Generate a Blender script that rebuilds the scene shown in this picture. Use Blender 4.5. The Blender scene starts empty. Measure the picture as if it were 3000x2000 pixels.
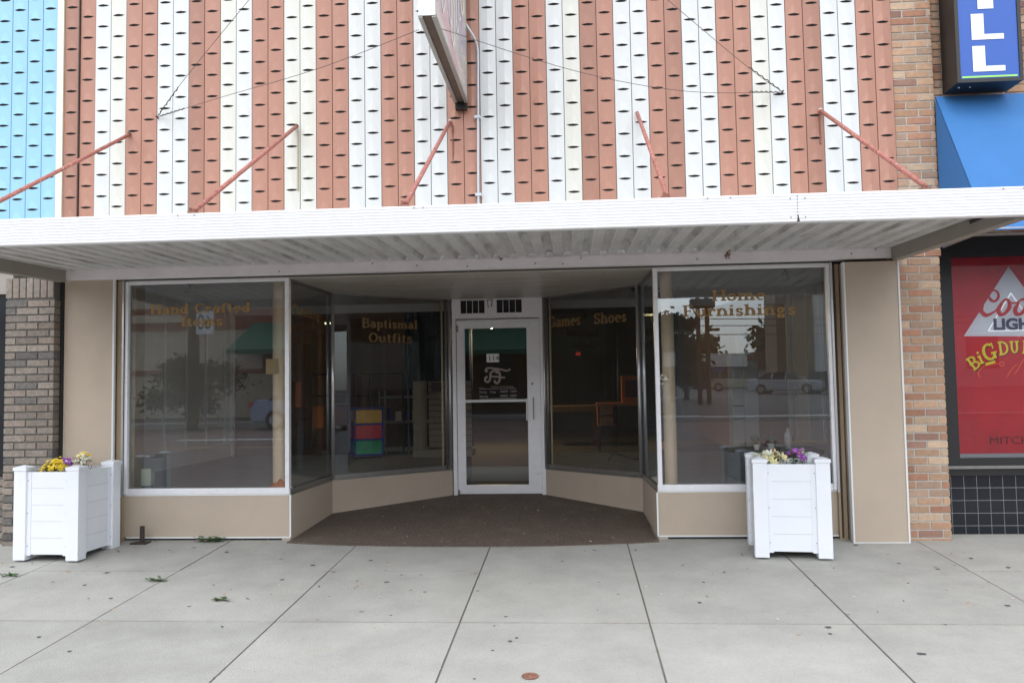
import bpy, math, random
from mathutils import Vector, Matrix
import numpy as np
random.seed(7); rng = np.random.default_rng(7)
C = bpy.context.scene
PI = math.pi

# ---------------------------------------------------------------- camera
def camera():
    f, yaw, pitch, roll, D, h = 2401.68, .0722, .0551, -.0163, 7.2, 1.345
    fw = Vector((-math.sin(yaw)*math.cos(pitch), math.cos(yaw)*math.cos(pitch), math.sin(pitch)))
    r0 = Vector((math.cos(yaw), math.sin(yaw), 0)); u0 = r0.cross(fw)
    c, s = math.cos(roll), math.sin(roll)
    r = c*r0 + s*u0; u = -s*r0 + c*u0
    cam = bpy.data.cameras.new('camera'); cam.sensor_width = 36; cam.lens = f/3000*36
    cam.clip_end = 2000; cam.clip_start = .05
    o = bpy.data.objects.new('camera', cam); C.collection.objects.link(o)
    m = Matrix((r, u, -fw)).transposed().to_4x4(); m.translation = Vector((0, -D, h))
    o.matrix_world = m; C.camera = o
camera()

# ---------------------------------------------------------------- light
SUN_EL, SUN_AZ = math.radians(58), math.radians(190)   # azimuth measured clockwise from +Y
w = bpy.data.worlds.new('World'); C.world = w; w.use_nodes = True
nt = w.node_tree; bg = nt.nodes['Background']
sky = nt.nodes.new('ShaderNodeTexSky'); sky.sky_type = 'NISHITA'; sky.sun_disc = False
sky.sun_elevation = SUN_EL; sky.sun_rotation = SUN_AZ
sky.air_density = 1.0; sky.dust_density = 1.5; sky.ozone_density = 1.0
hs = nt.nodes.new('ShaderNodeHueSaturation'); hs.inputs['Saturation'].default_value = .36
nt.links.new(sky.outputs[0], hs.inputs['Color']); nt.links.new(hs.outputs[0], bg.inputs['Color'])
bg.inputs['Strength'].default_value = .15
sl = bpy.data.lights.new('sun', 'SUN'); sl.energy = .95; sl.angle = math.radians(110); sl.color = (1, .985, .96)
so = bpy.data.objects.new('sun', sl); C.collection.objects.link(so)
sd = Vector((math.sin(SUN_AZ)*math.cos(SUN_EL), math.cos(SUN_AZ)*math.cos(SUN_EL), math.sin(SUN_EL)))
so.rotation_euler = sd.to_track_quat('Z', 'Y').to_euler()
C.view_settings.view_transform = 'Standard'; C.view_settings.look = 'None'
C.view_settings.exposure = 1.12; C.view_settings.gamma = 1
C.cycles.max_bounces = 8; C.cycles.transparent_max_bounces = 12; C.cycles.glossy_bounces = 5
C.cycles.sample_clamp_indirect = 6

# ---------------------------------------------------------------- materials
MATS = {}
def mat(name, col, rough=.6, metal=0., var=.0, scale=6., bump=0., bscale=60., spec=.5, attr=False, emit=None, estr=1., streak=None, dirt=None, coords='Object'):
    if name in MATS: return MATS[name]
    m = bpy.data.materials.new(name); m.use_nodes = True; t = m.node_tree; N = t.nodes; L = t.links
    b = N['Principled BSDF']; b.inputs['Roughness'].default_value = rough; b.inputs['Metallic'].default_value = metal
    b.inputs['Specular IOR Level'].default_value = spec
    tc = N.new('ShaderNodeTexCoord'); src = None
    if attr:
        a = N.new('ShaderNodeAttribute'); a.attribute_name = 'col'; src = a.outputs['Color']
    def rgb(c):
        n = N.new('ShaderNodeRGB'); n.outputs[0].default_value = (*c, 1); return n.outputs[0]
    if src is None: src = rgb(col)
    if var > 0:
        no = N.new('ShaderNodeTexNoise'); no.inputs['Scale'].default_value = scale; no.inputs['Detail'].default_value = 8; no.inputs['Roughness'].default_value = .65
        L.new(tc.outputs[coords], no.inputs['Vector'])
        mr = N.new('ShaderNodeMapRange'); mr.inputs['From Min'].default_value = .3; mr.inputs['From Max'].default_value = .7
        mr.inputs['To Min'].default_value = 1-var; mr.inputs['To Max'].default_value = 1+var
        L.new(no.outputs['Fac'], mr.inputs['Value'])
        mx = N.new('ShaderNodeVectorMath'); mx.operation = 'SCALE'
        L.new(src, mx.inputs[0]); L.new(mr.outputs[0], mx.inputs['Scale']); src = mx.outputs[0]
    for d in (dirt or []):   # (colour, noise scale xyz, threshold low, high, strength)
        dc, ds, lo, hi, st = d
        mp = N.new('ShaderNodeMapping'); mp.inputs['Scale'].default_value = ds; L.new(tc.outputs['Object'], mp.inputs['Vector'])
        no = N.new('ShaderNodeTexNoise'); no.inputs['Scale'].default_value = 1; no.inputs['Detail'].default_value = 7; no.inputs['Roughness'].default_value = .6
        L.new(mp.outputs[0], no.inputs['Vector'])
        mr = N.new('ShaderNodeMapRange'); mr.inputs['From Min'].default_value = lo; mr.inputs['From Max'].default_value = hi; mr.inputs['To Max'].default_value = st
        L.new(no.outputs['Fac'], mr.inputs['Value'])
        mix = N.new('ShaderNodeMix'); mix.data_type = 'RGBA'
        L.new(mr.outputs[0], mix.inputs['Factor']); L.new(src, mix.inputs['A']); L.new(rgb(dc), mix.inputs['B']); src = mix.outputs['Result']
    L.new(src, b.inputs['Base Color'])
    if bump > 0:
        no = N.new('ShaderNodeTexNoise'); no.inputs['Scale'].default_value = bscale; no.inputs['Detail'].default_value = 5
        L.new(tc.outputs['Object'], no.inputs['Vector'])
        bp = N.new('ShaderNodeBump'); bp.inputs['Strength'].default_value = bump; bp.inputs['Distance'].default_value = .01
        L.new(no.outputs['Fac'], bp.inputs['Height']); L.new(bp.outputs[0], b.inputs['Normal'])
    if emit:
        b.inputs['Emission Color'].default_value = (*emit, 1); b.inputs['Emission Strength'].default_value = estr
    MATS[name] = m; return m

def glass_mat(name, refl=1.9, tint=(.93, .95, .94), rough=0., haze_lift=.027):
    m = bpy.data.materials.new(name); m.use_nodes = True; t = m.node_tree; N = t.nodes; L = t.links; N.clear()
    out = N.new('ShaderNodeOutputMaterial'); mix = N.new('ShaderNodeMixShader'); tr = N.new('ShaderNodeBsdfTransparent'); gl = N.new('ShaderNodeBsdfGlossy')
    tr.inputs['Color'].default_value = (*tint, 1); gl.inputs['Roughness'].default_value = rough; gl.inputs['Color'].default_value = (.86, .94, 1, 1)
    fr = N.new('ShaderNodeFresnel'); fr.inputs['IOR'].default_value = 1.52
    mu = N.new('ShaderNodeMath'); mu.operation = 'MULTIPLY'; mu.inputs[1].default_value = refl; mu.use_clamp = True
    L.new(fr.outputs[0], mu.inputs[0]); L.new(mu.outputs[0], mix.inputs[0]); L.new(tr.outputs[0], mix.inputs[1]); L.new(gl.outputs[0], mix.inputs[2])
    df = N.new('ShaderNodeBsdfDiffuse'); df.inputs['Color'].default_value = (.66, .74, .78, 1); m2 = N.new('ShaderNodeMixShader')  # pale diffuse haze mixed into the glass to brighten the dark panes
    tc = N.new('ShaderNodeTexCoord'); mp = N.new('ShaderNodeMapping'); mp.inputs['Scale'].default_value = (5, 5, 1.3); no = N.new('ShaderNodeTexNoise'); no.inputs['Scale'].default_value = 1; no.inputs['Detail'].default_value = 6
    mr = N.new('ShaderNodeMapRange'); mr.inputs['From Min'].default_value = .3; mr.inputs['From Max'].default_value = .75; mr.inputs['To Min'].default_value = haze_lift*.55; mr.inputs['To Max'].default_value = haze_lift*1.7
    L.new(tc.outputs['Object'], mp.inputs[0]); L.new(mp.outputs[0], no.inputs['Vector']); L.new(no.outputs['Fac'], mr.inputs['Value']); L.new(mr.outputs[0], m2.inputs[0])
    L.new(mix.outputs[0], m2.inputs[1]); L.new(df.outputs[0], m2.inputs[2]); L.new(m2.outputs[0], out.inputs[0])
    MATS[name] = m; return m
glass_mat('glass', 3.5)
glass_mat('glass_inner', 1.9, haze_lift=.013)
glass_mat('glass_poster', 1.0, tint=(1, 1, 1), haze_lift=.004)
def clear_mat():
    m = bpy.data.materials.new('glass_back'); m.use_nodes = True; t = m.node_tree; t.nodes.clear()
    o = t.nodes.new('ShaderNodeOutputMaterial'); tr = t.nodes.new('ShaderNodeBsdfTransparent'); t.links.new(tr.outputs[0], o.inputs[0]); MATS['glass_back'] = m
clear_mat()

mat('plank_orange', (.385, .192, .135), .42, var=.07, scale=1.5, bump=.35, bscale=5, dirt=[((.40, .17, .11), (9, 9, .8), .55, .8, .35)])
mat('plank_white', (.59, .62, .62), .38, var=.03, scale=1.2, bump=.35, bscale=5, dirt=[((.62, .60, .50), (8, 8, .7), .58, .85, .45)])
mat('plank_cream', (.60, .61, .56), .4, var=.03, scale=1.2, dirt=[((.6, .52, .34), (8, 8, .7), .55, .85, .4)])
mat('plank_dull', (.33, .165, .115), .45, var=.08, scale=1.5, bump=.35, bscale=5, dirt=[((.28, .12, .08), (9, 9, .8), .5, .8, .4)])
mat('plank_blue', (.27, .52, .70), .4, var=.05, scale=1.5)
mat('cream_strip', (.74, .73, .60), .5, var=.05)
mat('slot_dark', (.012, .010, .009), .9)
mat('seam', (.30, .29, .27), .8)
mat('fascia', (.86, .88, .90), .35, var=.015, scale=3, dirt=[((.45, .44, .42), (2.5, 2, 30), .68, .9, .35)])
mat('fascia_groove', (.55, .57, .60), .6)
mat('deck', (.68, .67, .65), .5, var=.10, scale=3, bump=.1, bscale=20, dirt=[((.28, .26, .23), (9, 1.6, 3), .55, .75, .6), ((.34, .26, .17), (14, 3, 3), .62, .75, .5)])
mat('deck_pan', (.64, .64, .625), .5, var=.14, scale=4, dirt=[((.24, .23, .20), (7, 2.0, 3), .50, .70, .7), ((.33, .25, .17), (14, 3, 3), .6, .75, .5)])
mat('header', (.76, .74, .75), .45, var=.06, scale=5, dirt=[((.30, .21, .14), (5, 5, 40), .66, .8, .6)])
mat('end_beam', (.30, .275, .24), .5, var=.08, scale=5)
mat('rust_pink', (.40, .15, .12), .65, var=.25, scale=30, bump=.5, bscale=80, dirt=[((.62, .50, .42), (40, 40, 40), .60, .68, .9), ((.20, .07, .04), (25, 25, 25), .55, .66, .8)])
mat('alu', (.62, .62, .63), .28, metal=.75, var=.05, scale=20)
mat('alu_white', (.82, .83, .86), .33, metal=.2, var=.04, scale=15, dirt=[((.40, .38, .36), (6, 6, 12), .6, .85, .4)])
mat('alu_dark', (.27, .27, .26), .35, metal=.7, var=.1, scale=20)
mat('trim_white', (.74, .76, .76), .4)
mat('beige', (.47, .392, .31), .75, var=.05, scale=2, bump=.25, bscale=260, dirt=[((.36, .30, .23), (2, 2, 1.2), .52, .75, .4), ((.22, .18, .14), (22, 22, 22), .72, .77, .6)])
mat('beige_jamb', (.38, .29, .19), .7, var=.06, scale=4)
mat('soffit', (.46, .42, .37), .38, var=.09, scale=3, dirt=[((.34, .31, .27), (1.2, 6, 1), .45, .7, .5)])
mat('carpet', (.135, .102, .080), .95, var=.7, scale=70, bump=.9, bscale=120, dirt=[((.24, .20, .17), (4, 4, 4), .5, .75, .4), ((.07, .055, .045), (40, 40, 40), .56, .66, .6)])
mat('rubber', (.02, .02, .02), .7)
mat('black_frame', (.012, .012, .013), .45)
mat('black_sign', (.010, .010, .010), .35)
mat('tile_black', (.008, .011, .018), .16)
mat('grout', (.33, .33, .33), .9)
mat('brick', (1, 1, 1), .88, attr=True, var=.16, scale=22, bump=.6, bscale=90)
mat('brick_flecked', (1, 1, 1), .88, attr=True, var=.25, scale=30, bump=.7, bscale=90, dirt=[((.42, .37, .33), (45, 45, 45), .62, .70, .8)])
mat('mortar', (.45, .43, .39), .95, var=.1, scale=30, bump=.4)
mat('mortar_dark', (.13, .125, .115), .95, var=.15, scale=30, bump=.4)
mat('concrete', (1, 1, 1), .9, attr=True, var=.13, scale=2.6, bump=.5, bscale=110,
    dirt=[((.36, .35, .33), (3.5, 3.5, 3.5), .55, .75, .35), ((.47, .465, .44), (1.1, 1.6, 1), .52, .72, .45), ((.25, .24, .22), (30, 30, 30), .68, .74, .6), ((.24, .235, .22), (70, 70, 70), .5, .72, .35), ((.42, .41, .38), (50, 50, 50), .56, .7, .35), ((.30, .24, .16), (2.2, 2.2, 2), .66, .76, .35)])
mat('joint_dirt', (.20, .18, .15), .95, var=.3, scale=40)
mat('kerb', (.40, .39, .37), .9, var=.1, scale=5)
mat('asphalt', (.10, .095, .095), .92, var=.15, scale=8)
mat('brick_road', (.17, .115, .105), .92, var=.2, scale=12)
mat('yellow_paint', (.62, .33, .05), .7); mat('white_paint', (.6, .6, .6), .7)
mat('awning_blue', (.032, .155, .40), .75, var=.09, scale=1.3, bump=.5, bscale=3)
mat('sign_blue', (.025, .10, .42), .4, var=.02); mat('sign_white', (.82, .86, .92), .45); mat('sign_green', (.35, .80, .15), .4)
mat('vinyl', (.77, .80, .85), .35, var=.02, scale=4, dirt=[((.60, .60, .58), (7, 7, 2), .6, .85, .3)]); mat('vinyl_groove', (.36, .37, .38), .7)
mat('screw', (.3, .3, .3), .5, metal=.5)
mat('gold', (.29, .18, .06), .55, var=.06, scale=30)
mat('gold_dim', (.23, .145, .06), .6, var=.06, scale=30)
mat('poster_red', (.50, .016, .030), .5, var=.12, scale=2.5, dirt=[((.10, .008, .012), (2.5, 2, 1.2), .5, .8, .5)])
mat('poster_white', (.62, .66, .72), .5); mat('poster_navy', (.06, .06, .12), .5); mat('poster_letter_red', (.52, .02, .03), .45)
mat('poster_yellow', (.78, .68, .06), .5); mat('poster_dark', (.10, .012, .018), .5); mat('neon_orange', (.80, .16, .05), .5); mat('neon_white', (.85, .9, .9), .4, emit=(.9, .95, 1), estr=.25)
mat('grey_film', (.30, .33, .36), .5)
mat('wall_grey', (.80, .81, .82), .7, var=.05); mat('batten_white', (.93, .94, .94), .5)
mat('ceil_int', (.60, .60, .58), .8, var=.08); mat('valance', (.70, .71, .69), .6, var=.05)
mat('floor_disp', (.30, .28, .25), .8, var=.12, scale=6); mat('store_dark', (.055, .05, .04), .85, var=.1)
mat('store_brown', (.34, .20, .09), .8, var=.1); mat('curtain_navy', (.016, .032, .085), .85, var=.25, scale=6)
mat('tan_pole', (.84, .66, .46), .45, var=.08, scale=6)
mat('drawer_blue', (.03, .04, .40), .35); mat('drawer_yellow', (.95, .56, .07), .3); mat('drawer_red', (.85, .05, .07), .3); mat('drawer_green', (.03, .48, .21), .3)
mat('gondola', (.40, .34, .24), .6, var=.05); mat('rack_black', (.02, .02, .02), .5); mat('rack_grey', (.42, .42, .42), .4, metal=.4)
mat('wood_orange', (.75, .27, .06), .45, var=.15, scale=8); mat('wood_dark', (.20, .06, .02), .5)
mat('tower_white', (.85, .84, .82), .5); mat('counter_black', (.02, .02, .02), .4)
mat('pale_green', (.62, .68, .50), .5); mat('orange_cloth', (.72, .20, .03), .7, var=.25, scale=25)
mat('paper_orange', (.50, .36, .15), .6)
mat('lamp_grey', (.34, .36, .35), .3, metal=.4); mat('lamp_glow', (1, .8, .5), .5, emit=(1, .72, .38), estr=120); mat('tube_glow', (1, .9, .6), .5, emit=(1, .86, .45), estr=5)
mat('red_glow', (.8, .05, .04), .5, emit=(.9, .05, .04), estr=.05)
mat('plate_white', (.88, .88, .86), .3, emit=None); mat('decal_tan', (.42, .34, .28), .6); mat('decal_grey', (.50, .48, .50), .6); mat('decal_outline', (.30, .25, .24), .6); mat('ink', (.05, .05, .05), .6)
mat('sign_cap', (.80, .84, .86), .35); mat('sign_under', (.085, .055, .038), .7, var=.25, scale=14); mat('sign_rail', (.30, .30, .27), .4, metal=.3); mat('script_white', (.86, .86, .86), .4)
mat('wire', (.10, .085, .075), .6, metal=.3); mat('conduit', (.50, .54, .58), .4, metal=.3)
mat('iron', (.045, .032, .028), .7, var=.3, scale=40, bump=.5); mat('rust', (.22, .10, .07), .85, var=.35, scale=30, bump=.6)
mat('leaf_green', (.06, .13, .03), .6, var=.3, scale=30); mat('leaf_light', (.20, .30, .07), .6, var=.2, scale=30); mat('litter', (1, 1, 1), .8, attr=True); mat('gum', (.085, .085, .088), .9, var=.2, scale=30)
mat('petal_yellow', (.82, .60, .03), .6, var=.15, scale=60); mat('petal_purple', (.30, .07, .42), .6, var=.2, scale=60); mat('petal_white', (.74, .74, .62), .6, var=.1, scale=60); mat('petal_cream', (.80, .74, .40), .6, var=.2, scale=30); mat('petal_peach', (.80, .42, .14), .6, var=.25, scale=30); mat('petal_pink', (.75, .35, .45), .6)
mat('stem', (.10, .16, .04), .7); mat('soil', (.05, .035, .025), .95, var=.3, scale=30)
mat('tan_stucco', (.62, .54, .42), .9, var=.08, scale=2); mat('red_band', (.28, .11, .08), .8, var=.1); mat('green_awning', (.015, .14, .09), .6, var=.1); mat('dark_brick', (.13, .07, .055), .9, var=.25, scale=10)
mat('far_brick', (.24, .18, .13), .9, var=.25, scale=6); mat('siding', (.75, .75, .73), .8); mat('roof_dark', (.07, .055, .05), .9); mat('door_tan', (.52, .45, .30), .7)
mat('bark', (.10, .085, .07), .95, var=.3, scale=12, bump=.6, bscale=30); mat('crown', (.035, .07, .022), .8, var=.4, scale=3); mat('pole_wood', (.075, .055, .045), .9, var=.2, scale=8)
mat('car_gold', (.42, .37, .27), .3, metal=.3); mat('car_silver', (.50, .52, .55), .3, metal=.3); mat('car_blue', (.25, .30, .42), .3, metal=.3); mat('car_glass', (.02, .025, .03), .08); mat('tyre', (.02, .02, .02), .85); mat('rim', (.45, .45, .45), .35, metal=.6); mat('tail_red', (.55, .02, .02), .25); mat('bottle', (.55, .56, .55), .3)
mat('steel', (.30, .30, .31), .35, metal=.8)

# ---------------------------------------------------------------- mesh building
class MB:
    def __init__(s): s.v = []; s.f = []; s.m = []; s.c = []; s.col = (1, 1, 1); s.mi = 0
    def face(s, pts):
        n = len(s.v); s.v += [tuple(p) for p in pts]; s.f.append(list(range(n, n+len(pts)))); s.m.append(s.mi); s.c.append(s.col)
    def idx(s, pts, faces):
        n = len(s.v); s.v += [tuple(p) for p in pts]
        for f in faces: s.f.append([n+i for i in f]); s.m.append(s.mi); s.c.append(s.col)
    def box(s, x0, x1, y0, y1, z0, z1, M=None):
        p = [(x, y, z) for x in (x0, x1) for y in (y0, y1) for z in (z0, z1)]
        if M is not None: p = [M @ Vector(q) for q in p]
        s.idx(p, [(0, 1, 3, 2), (4, 6, 7, 5), (0, 4, 5, 1), (2, 3, 7, 6), (0, 2, 6, 4), (1, 5, 7, 3)])
        return s
    def bar(s, a, b, w, h=None, up=(0, 0, 1)):     # rectangular bar between points
        a = Vector(a); b = Vector(b); d = (b-a).normalized(); up = Vector(up)
        sd = d.cross(up)
        if sd.length < 1e-4: sd = d.cross(Vector((1, 0, 0)))
        sd.normalize(); u = sd.cross(d); h = h or w
        p = [q + sd*i*w/2 + u*j*h/2 for q in (a, b) for i, j in ((-1, -1), (1, -1), (1, 1), (-1, 1))]
        s.idx(p, [(0, 3, 2, 1), (4, 5, 6, 7), (0, 1, 5, 4), (1, 2, 6, 5), (2, 3, 7, 6), (3, 0, 4, 7)]); return s
    def tube(s, pts, r, n=8, r2=None, cap=True):
        pts = [Vector(p) for p in pts]; rings = []; k = len(pts)
        for i, p in enumerate(pts):
            d = (pts[min(i+1, k-1)]-pts[max(i-1, 0)]).normalized()
            a = d.cross(Vector((0, 0, 1)))
            if a.length < .05: a = d.cross(Vector((1, 0, 0)))
            a.normalize(); b = a.cross(d)
            rr = r if r2 is None else r+(r2-r)*i/(k-1)
            rings.append([p+a*math.cos(2*PI*j/n)*rr+b*math.sin(2*PI*j/n)*rr for j in range(n)])
        fs = []
        for i in range(k-1):
            for j in range(n):
                fs.append((i*n+j, i*n+(j+1) % n, (i+1)*n+(j+1) % n, (i+1)*n+j))
        if cap: fs += [tuple(range(n-1, -1, -1)), tuple(range((k-1)*n, k*n))]
        s.idx([q for r_ in rings for q in r_], fs); return s
    def lathe(s, prof, c=(0, 0, 0), n=16):
        P = []; fs = []
        for r, z in prof:
            P += [(c[0]+r*math.cos(2*PI*j/n), c[1]+r*math.sin(2*PI*j/n), c[2]+z) for j in range(n)]
        for i in range(len(prof)-1):
            for j in range(n): fs.append((i*n+j, i*n+(j+1) % n, (i+1)*n+(j+1) % n, (i+1)*n+j))
        s.idx(P, fs); return s
    def prism(s, poly, z0, z1):
        n = len(poly); P = [(x, y, z0) for x, y in poly]+[(x, y, z1) for x, y in poly]
        s.idx(P, [tuple(range(n-1, -1, -1)), tuple(range(n, 2*n))]+[(i, (i+1) % n, n+(i+1) % n, n+i) for i in range(n)]); return s
    def build(s, name, mats, parent=None, smooth=False, bevel=0, label=None, cat=None, group=None, kind=None, loc=None):
        me = bpy.data.meshes.new(name)
        v = s.v
        if loc is not None: v = [(a-loc[0], b-loc[1], c-loc[2]) for a, b, c in v]
        me.from_pydata(v, [], s.f)
        if isinstance(mats, str): mats = [mats]
        for m in mats: me.materials.append(MATS[m])
        me.polygons.foreach_set('material_index', s.m)
        if any(c != (1, 1, 1) for c in s.c):
            a = me.color_attributes.new('col', 'FLOAT_COLOR', 'CORNER'); d = []
            for f, c in zip(s.f, s.c): d += [*c, 1]*len(f)
            a.data.foreach_set('color', d)
        elif any('brick' in m or m in ('concrete', 'litter') for m in mats):
            a = me.color_attributes.new('col', 'FLOAT_COLOR', 'CORNER'); a.data.foreach_set('color', [.4, .4, .4, 1]*sum(map(len, s.f)))
        if smooth: me.polygons.foreach_set('use_smooth', [True]*len(me.polygons))
        me.update()
        o = bpy.data.objects.new(name, me); C.collection.objects.link(o)
        if loc is not None: o.location = loc
        if parent is not None: o.parent = parent
        if bevel:
            b = o.modifiers.new('bevel', 'BEVEL'); b.width = bevel; b.segments = 2; b.limit_method = 'ANGLE'
        tag(o, label, cat, group, kind); return o
def tag(o, label=None, cat=None, group=None, kind=None):
    for k, v in (('label', label), ('category', cat), ('group', group), ('kind', kind)):
        if v: o[k] = v
    return o
def thing(name, label, cat, loc=(0, 0, 0), rz=0, group=None):
    o = bpy.data.objects.new(name, None); C.collection.objects.link(o); o.location = loc; o.rotation_euler = (0, 0, rz)
    o.empty_display_size = .1
    return tag(o, label, cat, group)
def box(x0, x1, y0, y1, z0, z1): return MB().box(x0, x1, y0, y1, z0, z1)
def kids(o): return [c for c in o.children]
def copy_tree(o, parent=None, loc=None, rz=None, label=None, seq=None):
    c = o.copy(); C.collection.objects.link(c)
    if parent: c.parent = parent
    if loc: c.location = loc
    if rz is not None: c.rotation_euler = (0, 0, rz)
    if label: c['label'] = label
    for ch in kids(o): copy_tree(ch, c)
    return c
def text(name, body, loc, height, m, parent, width=None, rot=0., yaw=0., bold=0.):
    cu = bpy.data.curves.new(name, 'FONT'); cu.body = body; cu.size = height/.70; cu.extrude = .0006; cu.offset = bold
    cu.materials.append(MATS[m]); o = bpy.data.objects.new(name, cu); C.collection.objects.link(o)
    bpy.context.view_layer.update()
    if width: o.scale[0] = width/max(o.dimensions[0], 1e-4)
    sx_ = o.scale[0]; dg = bpy.context.evaluated_depsgraph_get(); me = bpy.data.meshes.new_from_object(o.evaluated_get(dg)); bpy.data.objects.remove(o)
    if not me.materials: me.materials.append(MATS[m])
    o = bpy.data.objects.new(name, me); C.collection.objects.link(o); o.scale[0] = sx_
    o.matrix_world = Matrix.Translation(loc) @ Matrix.Rotation(yaw, 4, 'Z') @ Matrix.Rotation(PI/2, 4, 'X') @ Matrix.Rotation(rot, 4, 'Z') @ Matrix.Diagonal((o.scale[0], 1, 1, 1))
    if parent: o.parent = parent; o.matrix_parent_inverse = parent.matrix_world.inverted()
    return o

# ---- slab-serif lettering drawn as strokes (window lettering)
G = {
 'H': (.86, ['V .17', 'V .69', 'H .17 .69 .5', 'S .17 0', 'S .17 1', 'S .69 0', 'S .69 1']),
 'a': (.64, ['A .26 .2 .19 .2 0 360', 'V .47 0 .5', 'A .29 .48 .19 .19 10 165', 'S .51 0 .09']),
 'n': (.72, ['V .16 0 .66', 'V .54 0 .46', 'A .35 .45 .19 .22 0 180', 'S .16 0', 'S .54 0', 'S .11 .66 .09']),
 'd': (.68, ['A .27 .33 .2 .32 0 360', 'V .50 0 1', 'S .54 0 .1', 'S .44 1 .1']),
 'C': (.82, ['A .44 .5 .34 .48 50 310', 'L .70 .62 .70 .98 .07', 'L .72 .2 .66 .1 .08']),
 'r': (.54, ['V .16 0 .66', 'A .33 .45 .16 .2 50 160', 'D .42 .53', 'S .16 0', 'S .11 .66 .09']),
 'f': (.46, ['V .18 0 .8', 'A .33 .8 .15 .18 30 180', 'H .04 .36 .62', 'S .18 0']),
 't': (.46, ['V .19 .12 .86', 'A .31 .14 .12 .14 180 320', 'H .04 .38 .62']),
 'e': (.62, ['A .31 .33 .24 .32 -10 300', 'H .1 .54 .36', 'A .31 .33 .24 .32 -10 20']),
 'I': (.44, ['V .22', 'S .22 0 .18', 'S .22 1 .18']),
 'm': (1.06, ['V .16 0 .66', 'V .52 0 .46', 'V .88 0 .46', 'A .34 .45 .18 .2 0 180', 'A .70 .45 .18 .2 0 180', 'S .16 0', 'S .52 0', 'S .88 0', 'S .11 .66 .09']),
 's': (.54, ['A .26 .48 .17 .17 20 270', 'A .26 .17 .18 .17 -160 90', 'L .43 .5 .43 .64 .06', 'L .08 .04 .08 .2 .06']),
 'l': (.38, ['V .18', 'S .18 0', 'S .13 1 .1']),
 'o': (.64, ['A .31 .33 .24 .32 0 360']),
 'h': (.72, ['V .16 0 1', 'V .54 0 .46', 'A .35 .45 .19 .22 0 180', 'S .16 0', 'S .54 0', 'S .11 1 .09']),
 'i': (.38, ['V .18 0 .66', 'D .18 .88', 'S .18 0', 'S .13 .66 .09']),
 'g': (.66, ['A .28 .42 .19 .22 0 360', 'A .29 -.1 .22 .16 0 360', 'L .14 .2 .2 .08 .08', 'L .42 .58 .58 .62 .08']),
 'B': (.78, ['V .19', 'A .42 .74 .22 .24 -90 90', 'A .44 .26 .25 .25 -90 90', 'H .04 .44 .5', 'H .04 .42 .97', 'H .04 .44 .03']),
 'p': (.68, ['A .38 .33 .2 .32 0 360', 'V .16 -.32 .66', 'S .16 -.3', 'S .11 .66 .09']),
 'O': (.86, ['A .43 .5 .35 .49 0 360']),
 'u': (.72, ['V .16 .2 .66', 'V .54 0 .66', 'A .35 .2 .19 .2 180 360', 'S .58 0 .09', 'S .11 .66 .09', 'S .49 .66 .09']),
 'G': (.86, ['A .44 .5 .34 .48 50 320', 'V .68 .05 .45', 'S .68 .45 .16', 'L .70 .62 .70 .98 .07']),
 'S': (.70, ['A .34 .72 .24 .25 20 270', 'A .34 .26 .26 .25 -160 90', 'L .60 .7 .60 .97 .07', 'L .08 .03 .08 .3 .07']),
 'F': (.74, ['V .2', 'H .04 .64 .97', 'H .2 .5 .5', 'S .2 0 .18', 'L .63 .74 .63 1 .07', 'L .5 .4 .5 .62 .07']),
 'D': (.84, ['V .19', 'A .38 .5 .34 .47 -90 90', 'H .04 .4 .97', 'H .04 .4 .03']),
 'U': (.84, ['V .2 .3 1', 'V .62 .3 1', 'A .41 .3 .21 .3 180 360', 'S .2 1', 'S .62 1']),
 ' ': (.36, []),
}
def strokes(mb, body, height, width=None, TH=.27, TN=.12, place=None):
    """adds the ribbons of a line of lettering; place(u, v, layer) -> 3D point"""
    adv = sum(G[c][0] for c in body); sx = (width/adv) if width else height
    x = 0; lay = [0]
    def q(pts):
        lay[0] += 1; mb.face([place(a*1., b*height, lay[0]*.00006) for a, b in pts])
    def ribbon(ps, ws):
        for i in range(len(ps)-1):
            (x0, y0), (x1, y1) = ps[i], ps[i+1]; dx, dy = x1-x0, y1-y0; l = math.hypot(dx*sx, dy*height) or 1
            nx, ny = -dy*height/l, dx*sx/l
            a, b = ws[i]*height/2, ws[i+1]*height/2
            q([((x+x0)*sx+nx*a, y0+ny*a/height), ((x+x0)*sx-nx*a, y0-ny*a/height), ((x+x1)*sx-nx*b, y1-ny*b/height), ((x+x1)*sx+nx*b, y1+ny*b/height)])
    for ch in body:
        a, els = G[ch]
        for e in els:
            k, *n = e.split(); n = list(map(float, n))
            if k == 'V':
                y0, y1 = (n[1], n[2]) if len(n) > 1 else (0, 1); ribbon([(n[0], y0), (n[0], y1)], [TH, TH])
            elif k == 'H': ribbon([(n[0], n[2]), (n[1], n[2])], [TN, TN])
            elif k == 'S':
                wd = n[2] if len(n) > 2 else .16; y = n[1]+(TN/2 if n[1] <= 0 else -TN/2); ribbon([(n[0]-wd, y), (n[0]+wd, y)], [TN, TN])
            elif k == 'D': ribbon([(n[0]-.08, n[1]), (n[0]+.08, n[1])], [.17, .17])
            elif k == 'L': ribbon([(n[0], n[1]), (n[2], n[3])], [n[4], n[4]])
            elif k == 'A':
                cx, cy, rx, ry, a0, a1 = n; m = max(4, int(abs(a1-a0)/24)); ps = []; ws = []
                for i in range(m+1):
                    t = math.radians(a0+(a1-a0)*i/m); ps.append((cx+(rx-.03)*math.cos(t), cy+(ry-.035)*math.sin(t))); ws.append(TN+(TH-TN)*abs(math.cos(t)))
                ribbon(ps, ws)
        x += a
    return mb
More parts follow.
